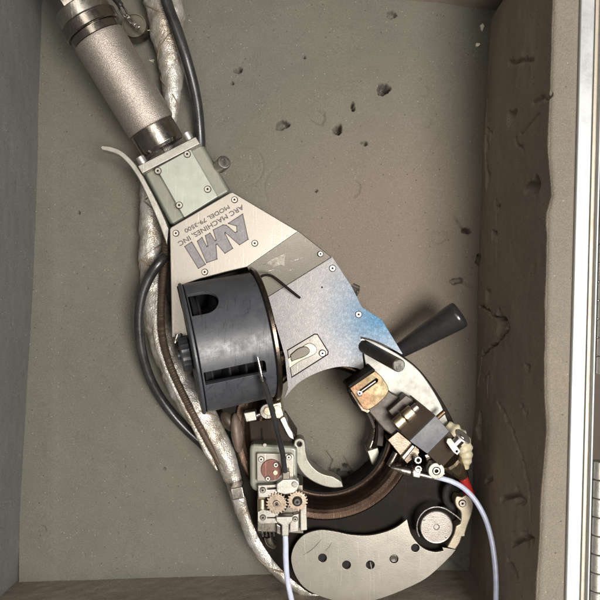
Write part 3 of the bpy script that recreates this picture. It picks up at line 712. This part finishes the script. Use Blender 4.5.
# ---- banana shaped lower plate
pz = .057
ban = curve2([(345, 603), (327, 598.5), (311, 592), (301, 584), (294, 572), (291.2, 558), (294.5, 546), (302, 536.5), (311, 532), (322, 530.2), (335, 531.8), (351, 535), (369, 535.6), (385, 532.2), (397, 527), (407, 519.5)], 5)
ban += curve2([(408.5, 526), (411, 534), (416, 541.5), (422, 547.5), (429, 551), (436, 552.2), (443.5, 551)], 4)+[(442.5, 547.5), (455.5, 550)]+curve2([(452, 554.5), (441, 565.5), (425, 579), (404, 589.5), (385, 597), (365, 603)], 4)+[(355, 604)]
prism('hole_backing', [(298+(x-298)*.93+5, 3+(y)*.993) for x, y in ban[:0]]+[(300, 545), (322, 536), (370, 541), (402, 530), (414, 543), (430, 556), (436, 562), (385, 590), (330, 590), (302, 575)], bz, pz-.0032, M['hole'], H, 0)  # dark backing added under the plate so its holes look black
lowp = prism('ring_plate', ban, pz-.003, pz, M['banana'], H, .0008, holes=[(322.5, 558, 4.4), (346.5, 565, 4.4), (370.3, 565, 4.4), (394, 559, 4.4), (415.3, 548, 4.2)])
pp = P(394, 559, pz); lathe('dowel_pin', pp-Vector((0, 0, .006)), pp+Vector((0, 0, 1)), [(0, .0037), (.005, .0037), (.0058, .003), (.0056, .0005)], M['chrome'], lowp, n=24)
a = P(370, 561, .0550); b = P(371.5, 569.5, .0550); cyl('locking_bar', a, b, .0014, M['steel'], lowp, n=12)
def scr(path, z, m, parent, r=.00022):
    tube('scratch', [P(a, b, z) for a, b in path], [r*.4]+[r]*(len(path)-2)+[r*.4], m, parent, n=6)
scr([(303, 555), (310, 551), (316, 545.5), (322, 538.5)], pz+.0001, M['chrome'], lowp, .00028)
scr([(325, 551), (329, 547), (332, 542)], pz+.0001, M['chrome'], lowp, .0002)
scr([(440, 0), (441, 0)], 1e-3, M['ink'], lowp, .0001) if False else None

# ---- pale upper ring plate on the right
wz = .058
up_out = curve2([(361, 338.5), (371, 340.5), (385, 347), (402, 357), (420, 372), (437, 397), (447, 419), (453, 438)], 5)
wpts = up_out+[(440, 445), (410, 425), (392, 402), (379, 384), (371, 374), (366.5, 371)]
wpl = prism('ring_plate', wpts, bz+.001, wz, M['white'], H, .0008)
wpl['label'] = 'pale upper ring plate'
a = P(362.5, 345.5, wz-.002); b = P(398.3, 365.2, .128)
# leaning post
L_ = (b-a).length
lathe('post', a, b, [(0, .0055), (.002, .0062), (L_-.001, .0058), (L_-.0002, .0052), (L_, .0045)], [metal('post_steel', (.20, .175, .14), .3, met=.9, grime=.4)], H, n=36)
lathe('post_cap', a+(b-a)*.995, b+(b-a), [(0, .0057), (.0016, .0057), (.0022, .0050)], M['steel'], H, n=32)
disc('bolt', 362.3, 343, wz, wz+.002, 4.2, M['alu'], wpl)

# ---- black grip
a = P(401, 350, .046); b = P(461, 313.5, .066); L_ = (b-a).length
gr = lathe('grip', a, b, [(-.004, .0050), (.0, .0078), (.006, .0084), (L_*.35, .0104), (L_*.7, .0124), (L_-.010, .0134), (L_-.0045, .0136), (L_-.0026, .0134), (L_-.0012, .0127), (L_-.0003, .0114), (L_, .0100), (L_, .0040), (L_-.0006, .0036), (L_-.0006, .001)], metal('grip_plastic', (.014, .014, .015), .22, (.022, .022, .023), 40, .1, met=0, scratch=.12, grime=.15, dirt=(.07, .06, .05)), H, n=48, smooth=50)
a2 = a-(b-a).normalized()*.01; cyl('grip_stud', a2, a, .005, M['steel_dk'], gr)
a2 = P(463, 323, .056); a2 = b-(b-a).normalized()*.006+Vector((.003, -.0105, .0045)); lathe('grip_screw', a2, a2+Vector((.001, -.0025, .001)), [(0, .0025), (.0008, .0025), (.001, .001)], M['steel'], gr, n=16)

# ---- wire feed gear box
hs = prism('gear_housing', curve2([(249.5, 450), (250.5, 446), (254, 444.2)], 3)+[(291, 446.5)]+curve2([(295, 447.5), (297, 450), (297.3, 455)], 3)+[(297, 492), (255, 492)]+curve2([(252, 489), (250, 485), (249.8, 480)], 3), .03, .070, M['green'], H, .003, seg=3)
ip = prism('face_plate', curve2([(256.5, 456), (257, 453.8), (259.5, 453.2)], 3)+[(291, 454)]+curve2([(293, 454.6), (293.8, 457)], 3)+[(293.5, 482), (256.8, 481.5)], .065, .0755, M['banana'], hs, .001)
rd_ = prism('red_disc', arc(271.5, 470, 10.6, 0, 351, 39), .07, .0772, M['red'], hs, .0006)
for x, y, z, r, m_ in ((261.2, 459.2, .0755, 3.1, 'chrome'), (288.8, 457.2, .0755, 3.0, 'chrome'), (276, 464.8, .0772, 3.0, 'chrome'), (268, 478.6, .0772, 2.9, 'chrome')):
    washer_screw(x, y, z, r+.4, hs, M[m_])
disc('brass_plug', 275.4, 472.8, .0765, .0785, 2.5, M['brass'], hs)
disc('steel_plug', 264.8, 445.2, .068, .072, 2.0, M['steel'], hs, 16)
gz = .078
gb = prism('gear_frame', [(257.6, 485), (303, 485), (303.5, 534), (257.2, 532)], .040, gz-.006, metal('frame_grey', (.34, .31, .26), .4), H, .001)
prism('clamp_block', [(257.8, 485.5), (277, 484.5), (277.4, 497), (258.2, 498)], gz-.006, gz+.0005, M['alu'], gb, .001, holes=[[(267, 488.2), (277.5, 487.5), (277.5, 489), (267, 489.7)]])
prism('clamp_block', [(258, 512), (262, 510), (272, 511), (278, 513.5), (277, 523), (261, 523.5), (258, 521)], gz-.006, gz+.0005, M['alu'], gb, .001, holes=[[(267, 517), (277.5, 517), (277.5, 518.4), (267, 518.4)]])
cyl('spacer', P(262, 498, gz-.006), P(262, 512, gz-.006), .0042, M['brass'], gb)
cyl('spacer', P(268, 498, gz-.008), P(268, 512, gz-.008), .003, M['alu'], gb)
washer_screw(262.8, 490, gz+.0005, 3.6, gb); washer_screw(262.9, 517.4, gz+.0005, 3.6, gb)
prism('inlet_block', curve2([(276.5, 493), (276.3, 485), (279, 482), (283, 479.4)], 3)+[(295, 479.2)]+curve2([(298.5, 481), (299.3, 485), (297.5, 490), (294, 493.5)], 3)+[(285, 495)], gz-.004, gz+.0055, M['alu'], gb, .0012)
disc('dowel', 294.6, 484.6, gz+.004, gz+.0068, 2.9, M['steel'], gb, 24)
prism('ferrule', [(282.2, 471), (289.8, 471.3), (289.6, 480), (282.3, 480)], gz, gz+.0085, metal('dull_ferrule', (.30, .27, .22), .4), gb, .001)
prism('outlet_block', [(275.8, 517), (292.8, 516.6), (292.6, 521.5), (288.9, 525), (288.6, 536.5), (281.6, 536.5), (281.4, 525.5), (276, 521.8)], gz-.004, gz+.005, M['alu'], gb, .0011)
prism('clamp_block', [(292.8, 515), (299, 513.5), (298.6, 532), (289.5, 533), (289.8, 523)], gz-.006, gz+.001, M['alu'], gb, .001)
prism('clamp_block', [(276, 523.5), (281, 526), (281, 535.5), (276.4, 534)], gz-.008, gz-.001, M['steel'], gb, .001)
washer_screw(295.2, 519, gz+.001, 3.2, gb)
prism('slide_bar', [(300, 505), (306.6, 504), (307.2, 530.5), (300.2, 531.3)], .045, gz+.0005, M['alu'], gb, .001)
def gear(x, y, r_px, z, nt_, ph, m, hub):
    r = r_px*S(z); c = P(x, y, z); V = []; n = nt_*4
    for zz in (0, -.0038):
        for i in range(n):
            th = 2*math.pi*i/n+ph; rr_ = r if i % 4 in (1, 2) else r*.835
            th += (.12 if i % 4 == 1 else -.12 if i % 4 == 2 else 0)*2*math.pi/n
            V.append(c+Vector((math.cos(th)*rr_, math.sin(th)*rr_, zz)))
    f = [tuple(range(n)), tuple(range(2*n-1, n-1, -1))]+[(i, i+n, (i+1) % n+n, (i+1) % n) for i in range(n)]
    o = link('gear', V, f, m, gb, 0, .00025)
    lathe('hub', c, c+Vector((0, 0, 1)), hub(r), [M['gear'], M['hole'], M['chrome']], o, n=28)
    return o
cyl_ = P(276.7, 503.3, gz)
lathe('gear_recess', cyl_-Vector((0, 0, .0055)), cyl_, [(0, 12.2*S(gz)), (.0015, 12.2*S(gz)), (.0015, .001)], M['hole'], gb, n=40)
gear(276.8, 503.6, 11.0, gz+.0028, 20, .05, M['gear'], lambda r: [(-.0005, r*.34), (.0010, r*.34), (.0016, r*.30), (.0016, r*.20, 2), (.0022, r*.18, 2), (.0022, r*.08, 1), (.0010, r*.075, 1), (.001, r*.01, 1)])
gear(297.3, 501.3, 10.6, gz+.0048, 20, .02, M['gear'], lambda r: [(-.0004, r*.50, 1), (.0002, r*.48, 1), (.0002, r*.34, 0), (.0018, r*.32, 0), (.0022, r*.28, 2), (.0022, r*.12, 1), (.0012, r*.1, 1), (.0012, r*.01, 1)])
# coil springs under the box
for sx, ex in ((262.5, 276),):
    pts = []
    for i in range(0, 8*4+1):
        t = i/32; th = 2*math.pi*t*4
        c = P(262+14.5*t, 529.5, .062)
        pts.append(c+Vector((0, math.cos(th)*.0055, math.sin(th)*.0055)))
    tube('coil_spring', pts, .0011, M['chrome'], gb, n=8, sub=4)
cyl('spring_rod', P(259, 529.5, .062), P(279, 529.5, .062), .003, M['steel_dk'], gb)
tube('wire_fitting', [P(268, 536, .056), P(270, 542, .054), P(274, 545, .05)], .004, M['steel'], gb)

# ---- bits between the drum and the gear box
prism('square_nut', [(243.2, 413), (255.2, 410.8), (257, 420.5), (246, 422.5)], .05, .066, M['alu'], H, .0012)
a = P(255, 416, .058); b = P(262, 413.5, .058); cyl('stud', a, b, .0028, M['steel'], H)
rl = disc('roller', 267.5, 411.5, .05, .072, 8.0, M['steel'], H); disc('roller_hub', 268.2, 411.2, .072, .0745, 4.2, M['brass'], rl)
prism('hinge_block', [(270.5, 404), (281, 401.5), (284, 416), (279.5, 419.5), (273, 418.5)], .04, .069, M['brass'], H, .0015)
disc('hinge_pin', 277.3, 410.2, .068, .0708, 4.6, M['brass'], H)
prism('link_arm', curve2([(280, 419), (284.5, 417), (288, 425), (292.5, 433)], 4)+curve2([(294, 440), (289, 437), (284.5, 429), (280.5, 421)], 4), .035, .058, M['alu'], H, .0012)
prism('back_block', [(248, 421), (284, 417), (297, 437), (297, 446), (250, 445)], .012, .052, M['brown'], H, .002)
def ellipsoid(name, c, rx, ry, rz, ang, m, parent):
    V = []; F = []; n = 28; k = 16
    for i in range(k+1):
        ph = math.pi*i/k
        for j in range(n):
            th = 2*math.pi*j/n; x, y, z = rx*math.sin(ph)*math.cos(th), ry*math.cos(ph), rz*math.sin(ph)*math.sin(th)
            V.append(c+Vector((x*math.cos(ang)-y*math.sin(ang), x*math.sin(ang)+y*math.cos(ang), z)))
    for i in range(k):
        for j in range(n): F.append((i*n+j, i*n+(j+1) % n, (i+1)*n+(j+1) % n, (i+1)*n+j))
    return link(name, V, F, m, parent, 60)
ellipsoid('rubber_boot', P(237, 433, .048), .0058, .020, .010, .12, metal('boot_brown', (.15, .11, .088), .55, met=.2), H)
ellipsoid('rubber_boot', P(229, 421, .042), .007, .012, .008, .5, M['brownd'], H)
prism('hose_bracket', [(229.8, 489), (242.5, 486.5), (245, 498.3), (232, 500.8)], .045, .066, M['steel'], H, .0012)

# ---- clamp jaws
jaw = curve2([(305.2, 444), (303.5, 440), (299.3, 438.3), (295, 440.3), (293.6, 444.5)], 5)+curve2([(294.2, 452), (296, 461), (300, 470), (308, 478.5), (320, 485), (332, 488), (343.5, 487.5)], 5)+[(341.5, 481.5), (333, 476.5)]+curve2([(333, 476.5), (322, 473.5), (314, 468), (308, 460), (305.8, 452)], 5)
jw = prism('clamp_jaw', jaw, .045, .062, M['jaw'], H, .0012, holes=[(299.3, 444.2, 2.3)])
jz = .03
prism('clamp_jaw', [(367, 451), (378, 447.5), (379.5, 453), (375.5, 467.5), (371.5, 464)], .012, .040, M['jaw'], H, .001)
prism('jaw_arm', curve2([(358, 398), (362, 405), (372, 414), (377, 424), (377.5, 436), (376, 446)], 4)+curve2([(383, 447), (384.5, 432), (382, 418), (374, 407), (366, 398)], 4), .012, .050, M['brown'], H, .001)
prism('jaw_arm', curve2([(349, 384), (359, 402), (371, 412), (376, 428)], 4)+curve2([(373, 430), (366, 414), (354, 404), (346, 388)], 4), .012, .056, M['brown'], H, .001)

# ---- torch carriage on the right
arm = prism('carriage_arm', [(350, 385), (367, 373), (392, 393), (404, 399), (422, 412), (418, 438), (398, 440), (384, 430), (366, 409)], .035, .068, M['brownd'], H, .0015)
# folded bracket: tan cover with slot
pr = []
tb = [(349.5, 388), (374.8, 370.8)]+curve2([(382, 377), (388, 386.5), (388.3, 392.5), (384, 398.5), (376, 405.5), (368.5, 410), (363.5, 409)], 3)
tz = .094
br = prism('slotted_bracket', tb, .066, tz, M['copper'], H, .0035, seg=3, holes=[[(358.5, 391.4), (376.2, 378.6), (377.6, 379.6), (377.4, 381.6), (360.3, 394.2)]])
prism('bracket_back', [(347.5, 386.2), (373, 367.8), (375.6, 370.2), (350.2, 388.8)], .055, tz+.001, M['blackm'], br, .0008)
prism('slot_floor', [(356, 391), (376.5, 376), (379.5, 381), (361, 396)], .070, tz-.005, M['hole'], br, 0)
cyl('slot_slider', P(361, 391.4, tz-.003), P(375.5, 381, tz-.003), .0012, M['steel'], br)
screw(359.4, 393.2, tz-.001, 3.2, br); disc('bolt', 363.8, 409.5, .07, .079, 2.6, M['copper'], br)
prism('bracket_foot', [(350, 393), (352, 390), (371, 411), (368, 414), (361, 411)], .05, .080, M['bronze'], br, .001)
# barrel nuts
def bar(name, x0, y0, x1, y1, z, r, m, parent, n=32, z1=None): return cyl(name, P(x0, y0, z), P(x1, y1, z1 or z), r, m, parent, n=n)
bar('barrel_nut', 395.5, 425.5, 404, 418, .088, .0062, M['brass'], arm); bar('barrel_nut', 404.8, 417.4, 413, 410, .088, .0062, M['brass'], arm)
bar('barrel_stud', 413, 410, 417.6, 406, .088, .0040, M['steel'], arm)
prism('carriage_step', [(388, 411), (406, 395), (422, 405), (404, 430)], .05, .079, M['brownd'], arm, .001)
# big block with three facets
T = .100
def pv(L): return [P(*q) for q in L]
blkt = pv([(409.5, 441, T), (435.5, 415.5, T), (449.5, 431.5, T), (427.5, 454, T)])
o1 = hull('motor_block', blkt, [v-Vector((0, 0, .05)) for v in blkt], M['greyf'], H, .0005)
f1 = pv([(400, 432, .088), (417, 400.5, .088), (435.3, 415.3, T-.0002), (409.3, 440.8, T-.0002)])
hull('upper_facet', f1, [v-Vector((0, 0, .04)) for v in f1], M['brownd'], o1, .0004)
f2 = pv([(427.7, 454.2, T-.0002), (449.7, 431.7, T-.0002), (462, 446.5, .086), (442, 468, .086)])
hull('lower_facet', f2, [v-Vector((0, 0, .04)) for v in f2], M['brownd'], o1, .0004)
# chrome and bronze clamp left of it
prism('clamp_body', [(387, 440), (398, 431), (419.5, 449), (420, 453.5), (407, 464.5)], .045, .073, M['bronze'], H, .001)
hl = pv([(400.5, 457.5, .0765), (412.5, 443.5, .0765), (416, 447, .0775), (404, 461.5, .0765)]); hull('clamp_highlight', hl, [v-Vector((0, 0, .008)) for v in hl], metal('gold_highlight', (.95, .86, .66), .22, grime=.15), H, .0016)  # bright bar added as the highlight stripe on the clamp body
prism('red_wire_end', [(430.5, 454.5), (434, 452.5), (440, 460), (437, 463)], .06, .075, M['redp'], H, .0012)
# wire nozzle and its clamp
a = P(390.8, 467.5, .072); b = P(434, 477.5, .076); L_ = (b-a).length
lathe('wire_nozzle', a, b, [(0, .0006), (.003, .0018), (.010, .0036), (.0185, .0042), (.020, .0031), (L_, .0031)], M['steel'], H, n=28)
nc = prism('nozzle_clamp', [(412.5, 472), (414.3, 468), (420.8, 468.5), (421.3, 473), (420, 478.6), (413, 477.2)], .068, .0815, M['alu'], H, .0012)
for x, y in ((418.2, 460.2), (418.4, 469.2)):
    pp = P(x, y, .083); lathe('socket_screw', pp-Vector((0, 0, .012)), pp+Vector((0, 0, 1)), [(0, .0033), (.0115, .0036), (.012, .0031), (.012, .0019), (.0085, .0018, 1), (.0085, .0002, 1)], [M['chrome'], M['hole']], nc, n=24)
pp = P(436.5, 471, .088)
lathe('guide_roller', pp-Vector((0, 0, .012)), pp+Vector((0, 0, 1)), [(0, .0074), (.0035, .0074), (.0045, .0058), (.0065, .0058), (.0075, .0074), (.0115, .0076), (.0121, .0071), (.0121, .0040), (.0116, .0038, 1), (.0116, .0032, 1), (.0121, .0030, 2), (.0121, .0018, 1), (.009, .0016, 1), (.009, .0001, 1)], [M['jaw'], M['hole'], M['steel_dk']], H, n=36)
prism('roller_bracket', [(424, 455), (428, 453.5), (446, 474), (443, 477), (430, 470)], .05, .074, M['steel_dk'], H, .001)
# gold cone into the red sleeve
a = P(449, 459, .064); b = P(463.5, 477.5, .058); L_ = (b-a).length
lathe('brass_cone', a, b, [(0, .0115), (.003, .0118), (L_, .0045)], metal('gold_cone', (.85, .72, .50), .3, grime=.25), H, n=12, smooth=20)
lathe('red_sleeve', b-(b-a)*.05, P(471, 499, .052), [(0, .0040), (.001, .0046), (.023, .0050), (.024, .0045)], M['redp'], H, n=28)
# cream boot
cr = tube('cream_boot', [P(446, 425, .060), P(456, 434, .062), P(463, 444, .062), P(466, 456, .060), P(465.5, 468, .057)], [.005, .0085, .0080, .0060, .0030], M['cream'], H, n=32, sub=16, fn=lambda s, th: 1+.09*math.sin(s*900+1.2*math.sin(th))+.12*noise.noise(Vector((s*160, math.cos(th)*1.5, math.sin(th)*1.5))))
lt = cyl('latch', P(453.5, 445.5, .098), P(462.5, 436.5, .098), .0046, M['chrome'], H)
lathe('latch_cap', P(462, 437, .098), P(466.3, 432.6, .1005), [(0, .0075), (.0008, .0084), (.0017, .0078)], M['alu'], lt, n=32)
prism('latch_plate', curve2([(446.5, 442.5), (447.5, 438.8), (451, 438.3)], 3)+[(460.5, 451), (457.5, 455.3), (453, 452)], .092, .1045, M['jaw'], lt, .0012, holes=[(456.8, 451.4, 1.1)])
# small red-brown pin by the pale plate
cyl('cross_pin', P(436.5, 418.5, .072), P(444.5, 411.5, .072), .0022, M['copper'], H)
# tungsten arm toward the opening
bar('torch_tip', 389, 466, 396.5, 452, .060, .0032, M['steel_dk'], H)
# ---- swivel housing and clamp band
md = lathe('end_cap', P(436.5, 527, .060)-Vector((0, 0, .03)), P(436.5, 527, .060)+Vector((0, 0, 1)), [(0, 16*S(.06)), (.029, 16.6*S(.06)), (.0305, 16.1*S(.06)), (.0302, 15.4*S(.06)), (.0302, .003), (.0296, .0022), (.0296, .0001)], metal('worn_cap_steel', (.40, .37, .34), .40, (.31, .285, .26), 70, .3, met=.8, scratch=.5, grime=.35), H, n=64)
for x, y in ((424, 519.5), (446, 537)): 
    pp = P(x, y, .0602); lathe('rivet', pp, pp+Vector((0, 0, 1)), [(0, .0012), (.0005, .0010), (.0006, .0002)], M['chrome'], md, n=12)
def band(name, pts, h0, h1, t, m, parent):
    c = [P(a, b, h1) for a, b in pts]; n = len(c); V = []
    for i in range(n):
        d = (c[min(i+1, n-1)]-c[max(i-1, 0)]).normalized(); nr = Vector((-d.y, d.x, 0))*t/2
        V += [c[i]+nr, c[i]-nr, c[i]-nr+Vector((0, 0, h0-h1)), c[i]+nr+Vector((0, 0, h0-h1))]
    F = [(4*i+k, 4*i+(k+1) % 4, 4*i+4+(k+1) % 4, 4*i+4+k) for i in range(n-1) for k in range(4)]+[(0, 1, 2, 3), (4*n-4, 4*n-3, 4*n-2, 4*n-1)]
    return link(name, V, F, m, parent, 40)
bd = band('clamp_band', arc(437, 527, 20, 150, 300, 40)+curve2([(449, 511), (455, 515), (461, 520)], 3), bz, .064, .0010, M['chrome'], H)
eye = prism('eye_bracket', curve2([(462, 497), (457, 496.5), (455, 501), (456.5, 507), (460.5, 512), (461, 519), (460, 524)], 4)+[(456, 526), (454, 534), (450, 542), (447, 547.5), (455.5, 550), (460, 543), (462, 537), (464.5, 536)]+curve2([(464.5, 536), (468, 525), (472, 514), (473.5, 505), (471, 498.5), (466, 495)], 4), bz+.001, .060, metal('pale_tan_metal', (.60, .54, .42), .4, (.50, .42, .31), 60, met=.7, grime=.4), H, .0012)
washer_screw(462.3, 503.3, .060, 4.4, eye)
tube('inner_hose', [P(452, 480, .058), P(446, 490, .056), P(446, 500, .054), P(452, 508, .052)], .0035, M['rubber'], H)

# ============================================================ hoses, cables, tubes
def wrapfn(seed):
    def f(s, th):
        q = s/.034+th/(2*math.pi)+.12*noise.noise(Vector((s*30, math.cos(th), seed)))
        u_ = q % 1; ridge = u_ if u_ < .94 else (1-u_)/.06*.94
        return .95+.13*ridge+.13*noise.noise(Vector((s*42, math.cos(th)*1.1, math.sin(th)*1.1+seed)))+.035*noise.noise(Vector((s*170, math.cos(th)*3, math.sin(th)*3+seed)))
    return f
hpts = [(157, -60, .026, 17), (162, -20, .024, 19), (165, 8, .023, 20.5), (167, 30, .022, 18.5), (170, 55, .020, 14.5), (172, 80, .018, 12), (172.5, 100, .017, 9), (172, 118, .015, 5.5), (166, 145, .014, 8), (155, 180, .016, 13),
        (152, 210, .018, 13), (152, 240, .019, 13.5), (152, 270, .021, 13.5), (155, 300, .024, 14), (161, 330, .026, 15), (171, 360, .030, 15.5), (184, 388, .034, 16), (199, 412, .037, 15.5), (214, 436, .038, 14), (228, 462, .038, 11.5), (238, 490, .038, 9.5), (248, 520, .038, 9.5), (260, 546, .038, 9), (277, 569, .038, 8), (300, 587, .040, 6.5), (325, 598, .042, 5.5), (350, 606, .042, 5), (380, 612, .04, 5)]
hose = tube('wrapped_hose', [P(a, b, c) for a, b, c, d in hpts], [d*S(c)*.91 for a, b, c, d in hpts], M['wrap'], None, n=40, sub=14, fn=wrapfn(2.2), flat=.92)
tag(hose, 'silver cloth wrapped hose running under the handle and round the left of the ring', 'hose')
zs = [(166, 236, .046), (165, 262, .044), (162, 290, .041), (161, 318, .043), (163, 340, .045), (169, 362, .048), (179, 386, .051), (191, 410, .053), (203, 433, .054), (212, 450, .053), (219, 464, .050)]
zp_ = tube('zip_seam', [P(*q) for q in zs], [.0032, .0036, .0036, .0038, .0038, .0036, .0036, .0034, .0032, .0026, .0012], M['zip'], hose, n=16, sub=70, fn=lambda s, th: 1+.10*math.sin(s*2*math.pi/.0013), flat=.6)
fl2 = [(157, 300, .036), (155.5, 325, .038), (159, 348, .041), (169, 376, .045), (181, 400, .048), (194, 426, .050), (207, 452, .048), (217, 470, .046)]
tube('hose_edge', [P(*q) for q in fl2], [.002, .0030, .0032, .0026, .0024, .0026, .0028, .001], M['wrap'], hose, n=14, sub=10, fn=lambda s, th: 1+.2*noise.noise(Vector((s*90, th, 4))), flat=.5)  # pale fold of the wrapping cloth
es = [(226, 478, .040), (233, 500, .040), (243, 524, .040), (255, 547, .040), (272, 570, .040), (292, 586, .042), (318, 598, .044), (345, 606, .045)]
tube('hose_edge', [P(*q) for q in es], [.001, .0026, .0030, .0030, .0028, .0024, .0022, .0018], M['steel'], hose, n=12, sub=8, flat=.6)  # steel strip for the bright metal rim outside the hose
cl_h = cat_rom([P(a, b, c) for a, b, c, d in hpts], 14); rl_h = [v[0] for v in cat_rom([(d*S(c)*.91, 0, 0) for a, b, c, d in hpts], 14)]
def seam(i0, i1, ph, pitch, rr_, m):
    pts = []; s_ = 0
    for i in range(i0, i1, 2):
        t = (cl_h[i+1]-cl_h[i-1]).normalized(); u = t.cross(Vector((0, 0, 1))).normalized(); v = u.cross(t)
        s_ += (cl_h[i]-cl_h[max(i-2, 0)]).length; a_ = ph+s_/pitch*2*math.pi
        pts.append(cl_h[i]+(u*math.cos(a_)+v*math.sin(a_)*.92)*rl_h[i]*.985)
    tube('seam', pts, rr_, m, hose, n=8, sub=2)
sm_m = metal('seam_thread', (.20, .15, .10), .6, (.12, .09, .06), met=0)
seam(112, 222, .4, .062, .0009, sm_m); seam(112, 222, 2.2, -.058, .0008, sm_m); seam(2, 92, 1.0, .075, .0008, sm_m); seam(2, 92, 2.6, -.09, .0007, sm_m)
seam(230, 370, .5, .09, .0009, sm_m)
# fraying threads at the top
for (x, y, dx, dy) in ((152, 60, -4, 1), (151.5, 62, -2, -3), (187, 20, 4, 1), (182, 70, 3, 2), (148, 30, -3, 2)):
    tube('loose_thread', [P(x+2, y, .028), P(x+dx*.5, y+dy*.4, .027), P(x+dx, y+dy, .024)], [.0003, .00025, .0002], M['cream'], hose, n=6, sub=4)

cab = [(155, -60, .050), (160, -25, .050), (168, 6, .048), (177, 30, .046), (186, 58, .040), (193, 84, .030), (197.5, 108, .020), (199.5, 130, .012), (200, 150, .0085), (197, 180, .0075), (190, 215, .0072), (180, 240, .010), (171, 252, .034), (160, 262, .046), (149, 278, .046), (141.5, 298, .044), (139, 322, .040), (141.5, 350, .034), (149, 376, .026), (160, 397, .018), (174, 416, .012), (188, 431, .009), (204, 446, .0075), (225, 470, .007), (250, 490, .007)]
cb = tube('power_cable', [P(*q) for q in cab], [.0056]*9+[.0054]*5+[.0050]*11, M['rubber'], None, n=24, sub=10, fn=lambda s, th: 1+.025*noise.noise(Vector((s*60, math.cos(th), math.sin(th)))))
tag(cb, 'thick glossy black cable from the top edge, looping out left of the silver hose', 'cable')

t1 = tube('wire_tube', [P(285.2, 533, .080), P(285.6, 545, .079), P(285.8, 560, .077), P(287.5, 580, .074), P(292, 602, .070), P(299, 630, .068)], .0026, M['tube'], None, n=20, fn=lambda s, th: 1+.03*math.sin(s*90))
tag(t1, 'pale blue plastic tube hanging straight down from the gear block', 'tube', 'pale blue wire tubes')
t2 = tube('wire_tube', [P(433, 476.5, .076), P(442, 478.5, .078), P(453, 482, .080), P(464, 488.5, .083), P(475, 500, .087), P(485, 518, .092), P(491.5, 540, .098), P(495, 565, .103), P(496, 590, .107), P(495, 625, .110)], .0024, M['tube'], None, n=20)
tag(t2, 'pale blue plastic tube arching to the right from the wire nozzle', 'tube', 'pale blue wire tubes')

# dust cap on its chain
cp = P(135, 26.5, .030)
dc = root('dust_cap', (cp.x, cp.y, 0), 'round dull steel dust cap hanging on a link chain beside the handle top', 'cap')
r = 12.6*S(.034)
lathe('cap', cp-Vector((0, 0, .012)), cp+Vector((0, 0, 1)), [(0, r*.96), (.001, r), (.0125, r), (.0150, r*.95), (.0150, r*.86), (.0140, r*.83), (.0140, .001)], metal('dull_cap', (.36, .33, .27), .38, (.30, .27, .22), 60, grime=.3), dc, n=48)
def loop(name, x0, y0, x1, y1, z, wpx, r, m, parent):
    a, b = Vector((x0, y0)), Vector((x1, y1)); d = (b-a).normalized(); n_ = Vector((-d.y, d.x)); pts = []
    for i in range(25):
        th = 2*math.pi*i/24; q_ = (a+b)/2+d*math.cos(th)*(b-a).length/2+n_*math.sin(th)*wpx*(1 if abs(math.cos(th)) < .8 else .8)
        pts.append(P(q_.x, q_.y, z+.0008*math.sin(th)))
    return tube(name, pts, r, m, parent, n=10, sub=3)
loop('chain_link', 119, 4, 127.5, 18, .046, 2.4, .0011, M['chrome'], dc)
loop('chain_link', 126, 15, 133, 24, .046, 1.8, .0010, M['chrome'], dc)
prism('swivel_tag', [(130, 23), (134, 20.5), (140, 26.5), (136.5, 29.5)], .0448, .0475, M['chrome'], dc, .0006, holes=[(135.8, 25.5, 1.2)])
disc('rivet', 136.5, 27, .0448, .0485, 1.8, M['chrome'], dc, 16)
tube('cord', [P(106, -14, .06), P(113, -4, .058), P(118, 2, .05), P(121, 6, .048)], .0032, M['rubber'], dc, n=14)

for o in bpy.data.objects:
    if o.type == 'MESH' and o.name.split('.')[0] in ('cutter',): bpy.data.objects.remove(o)
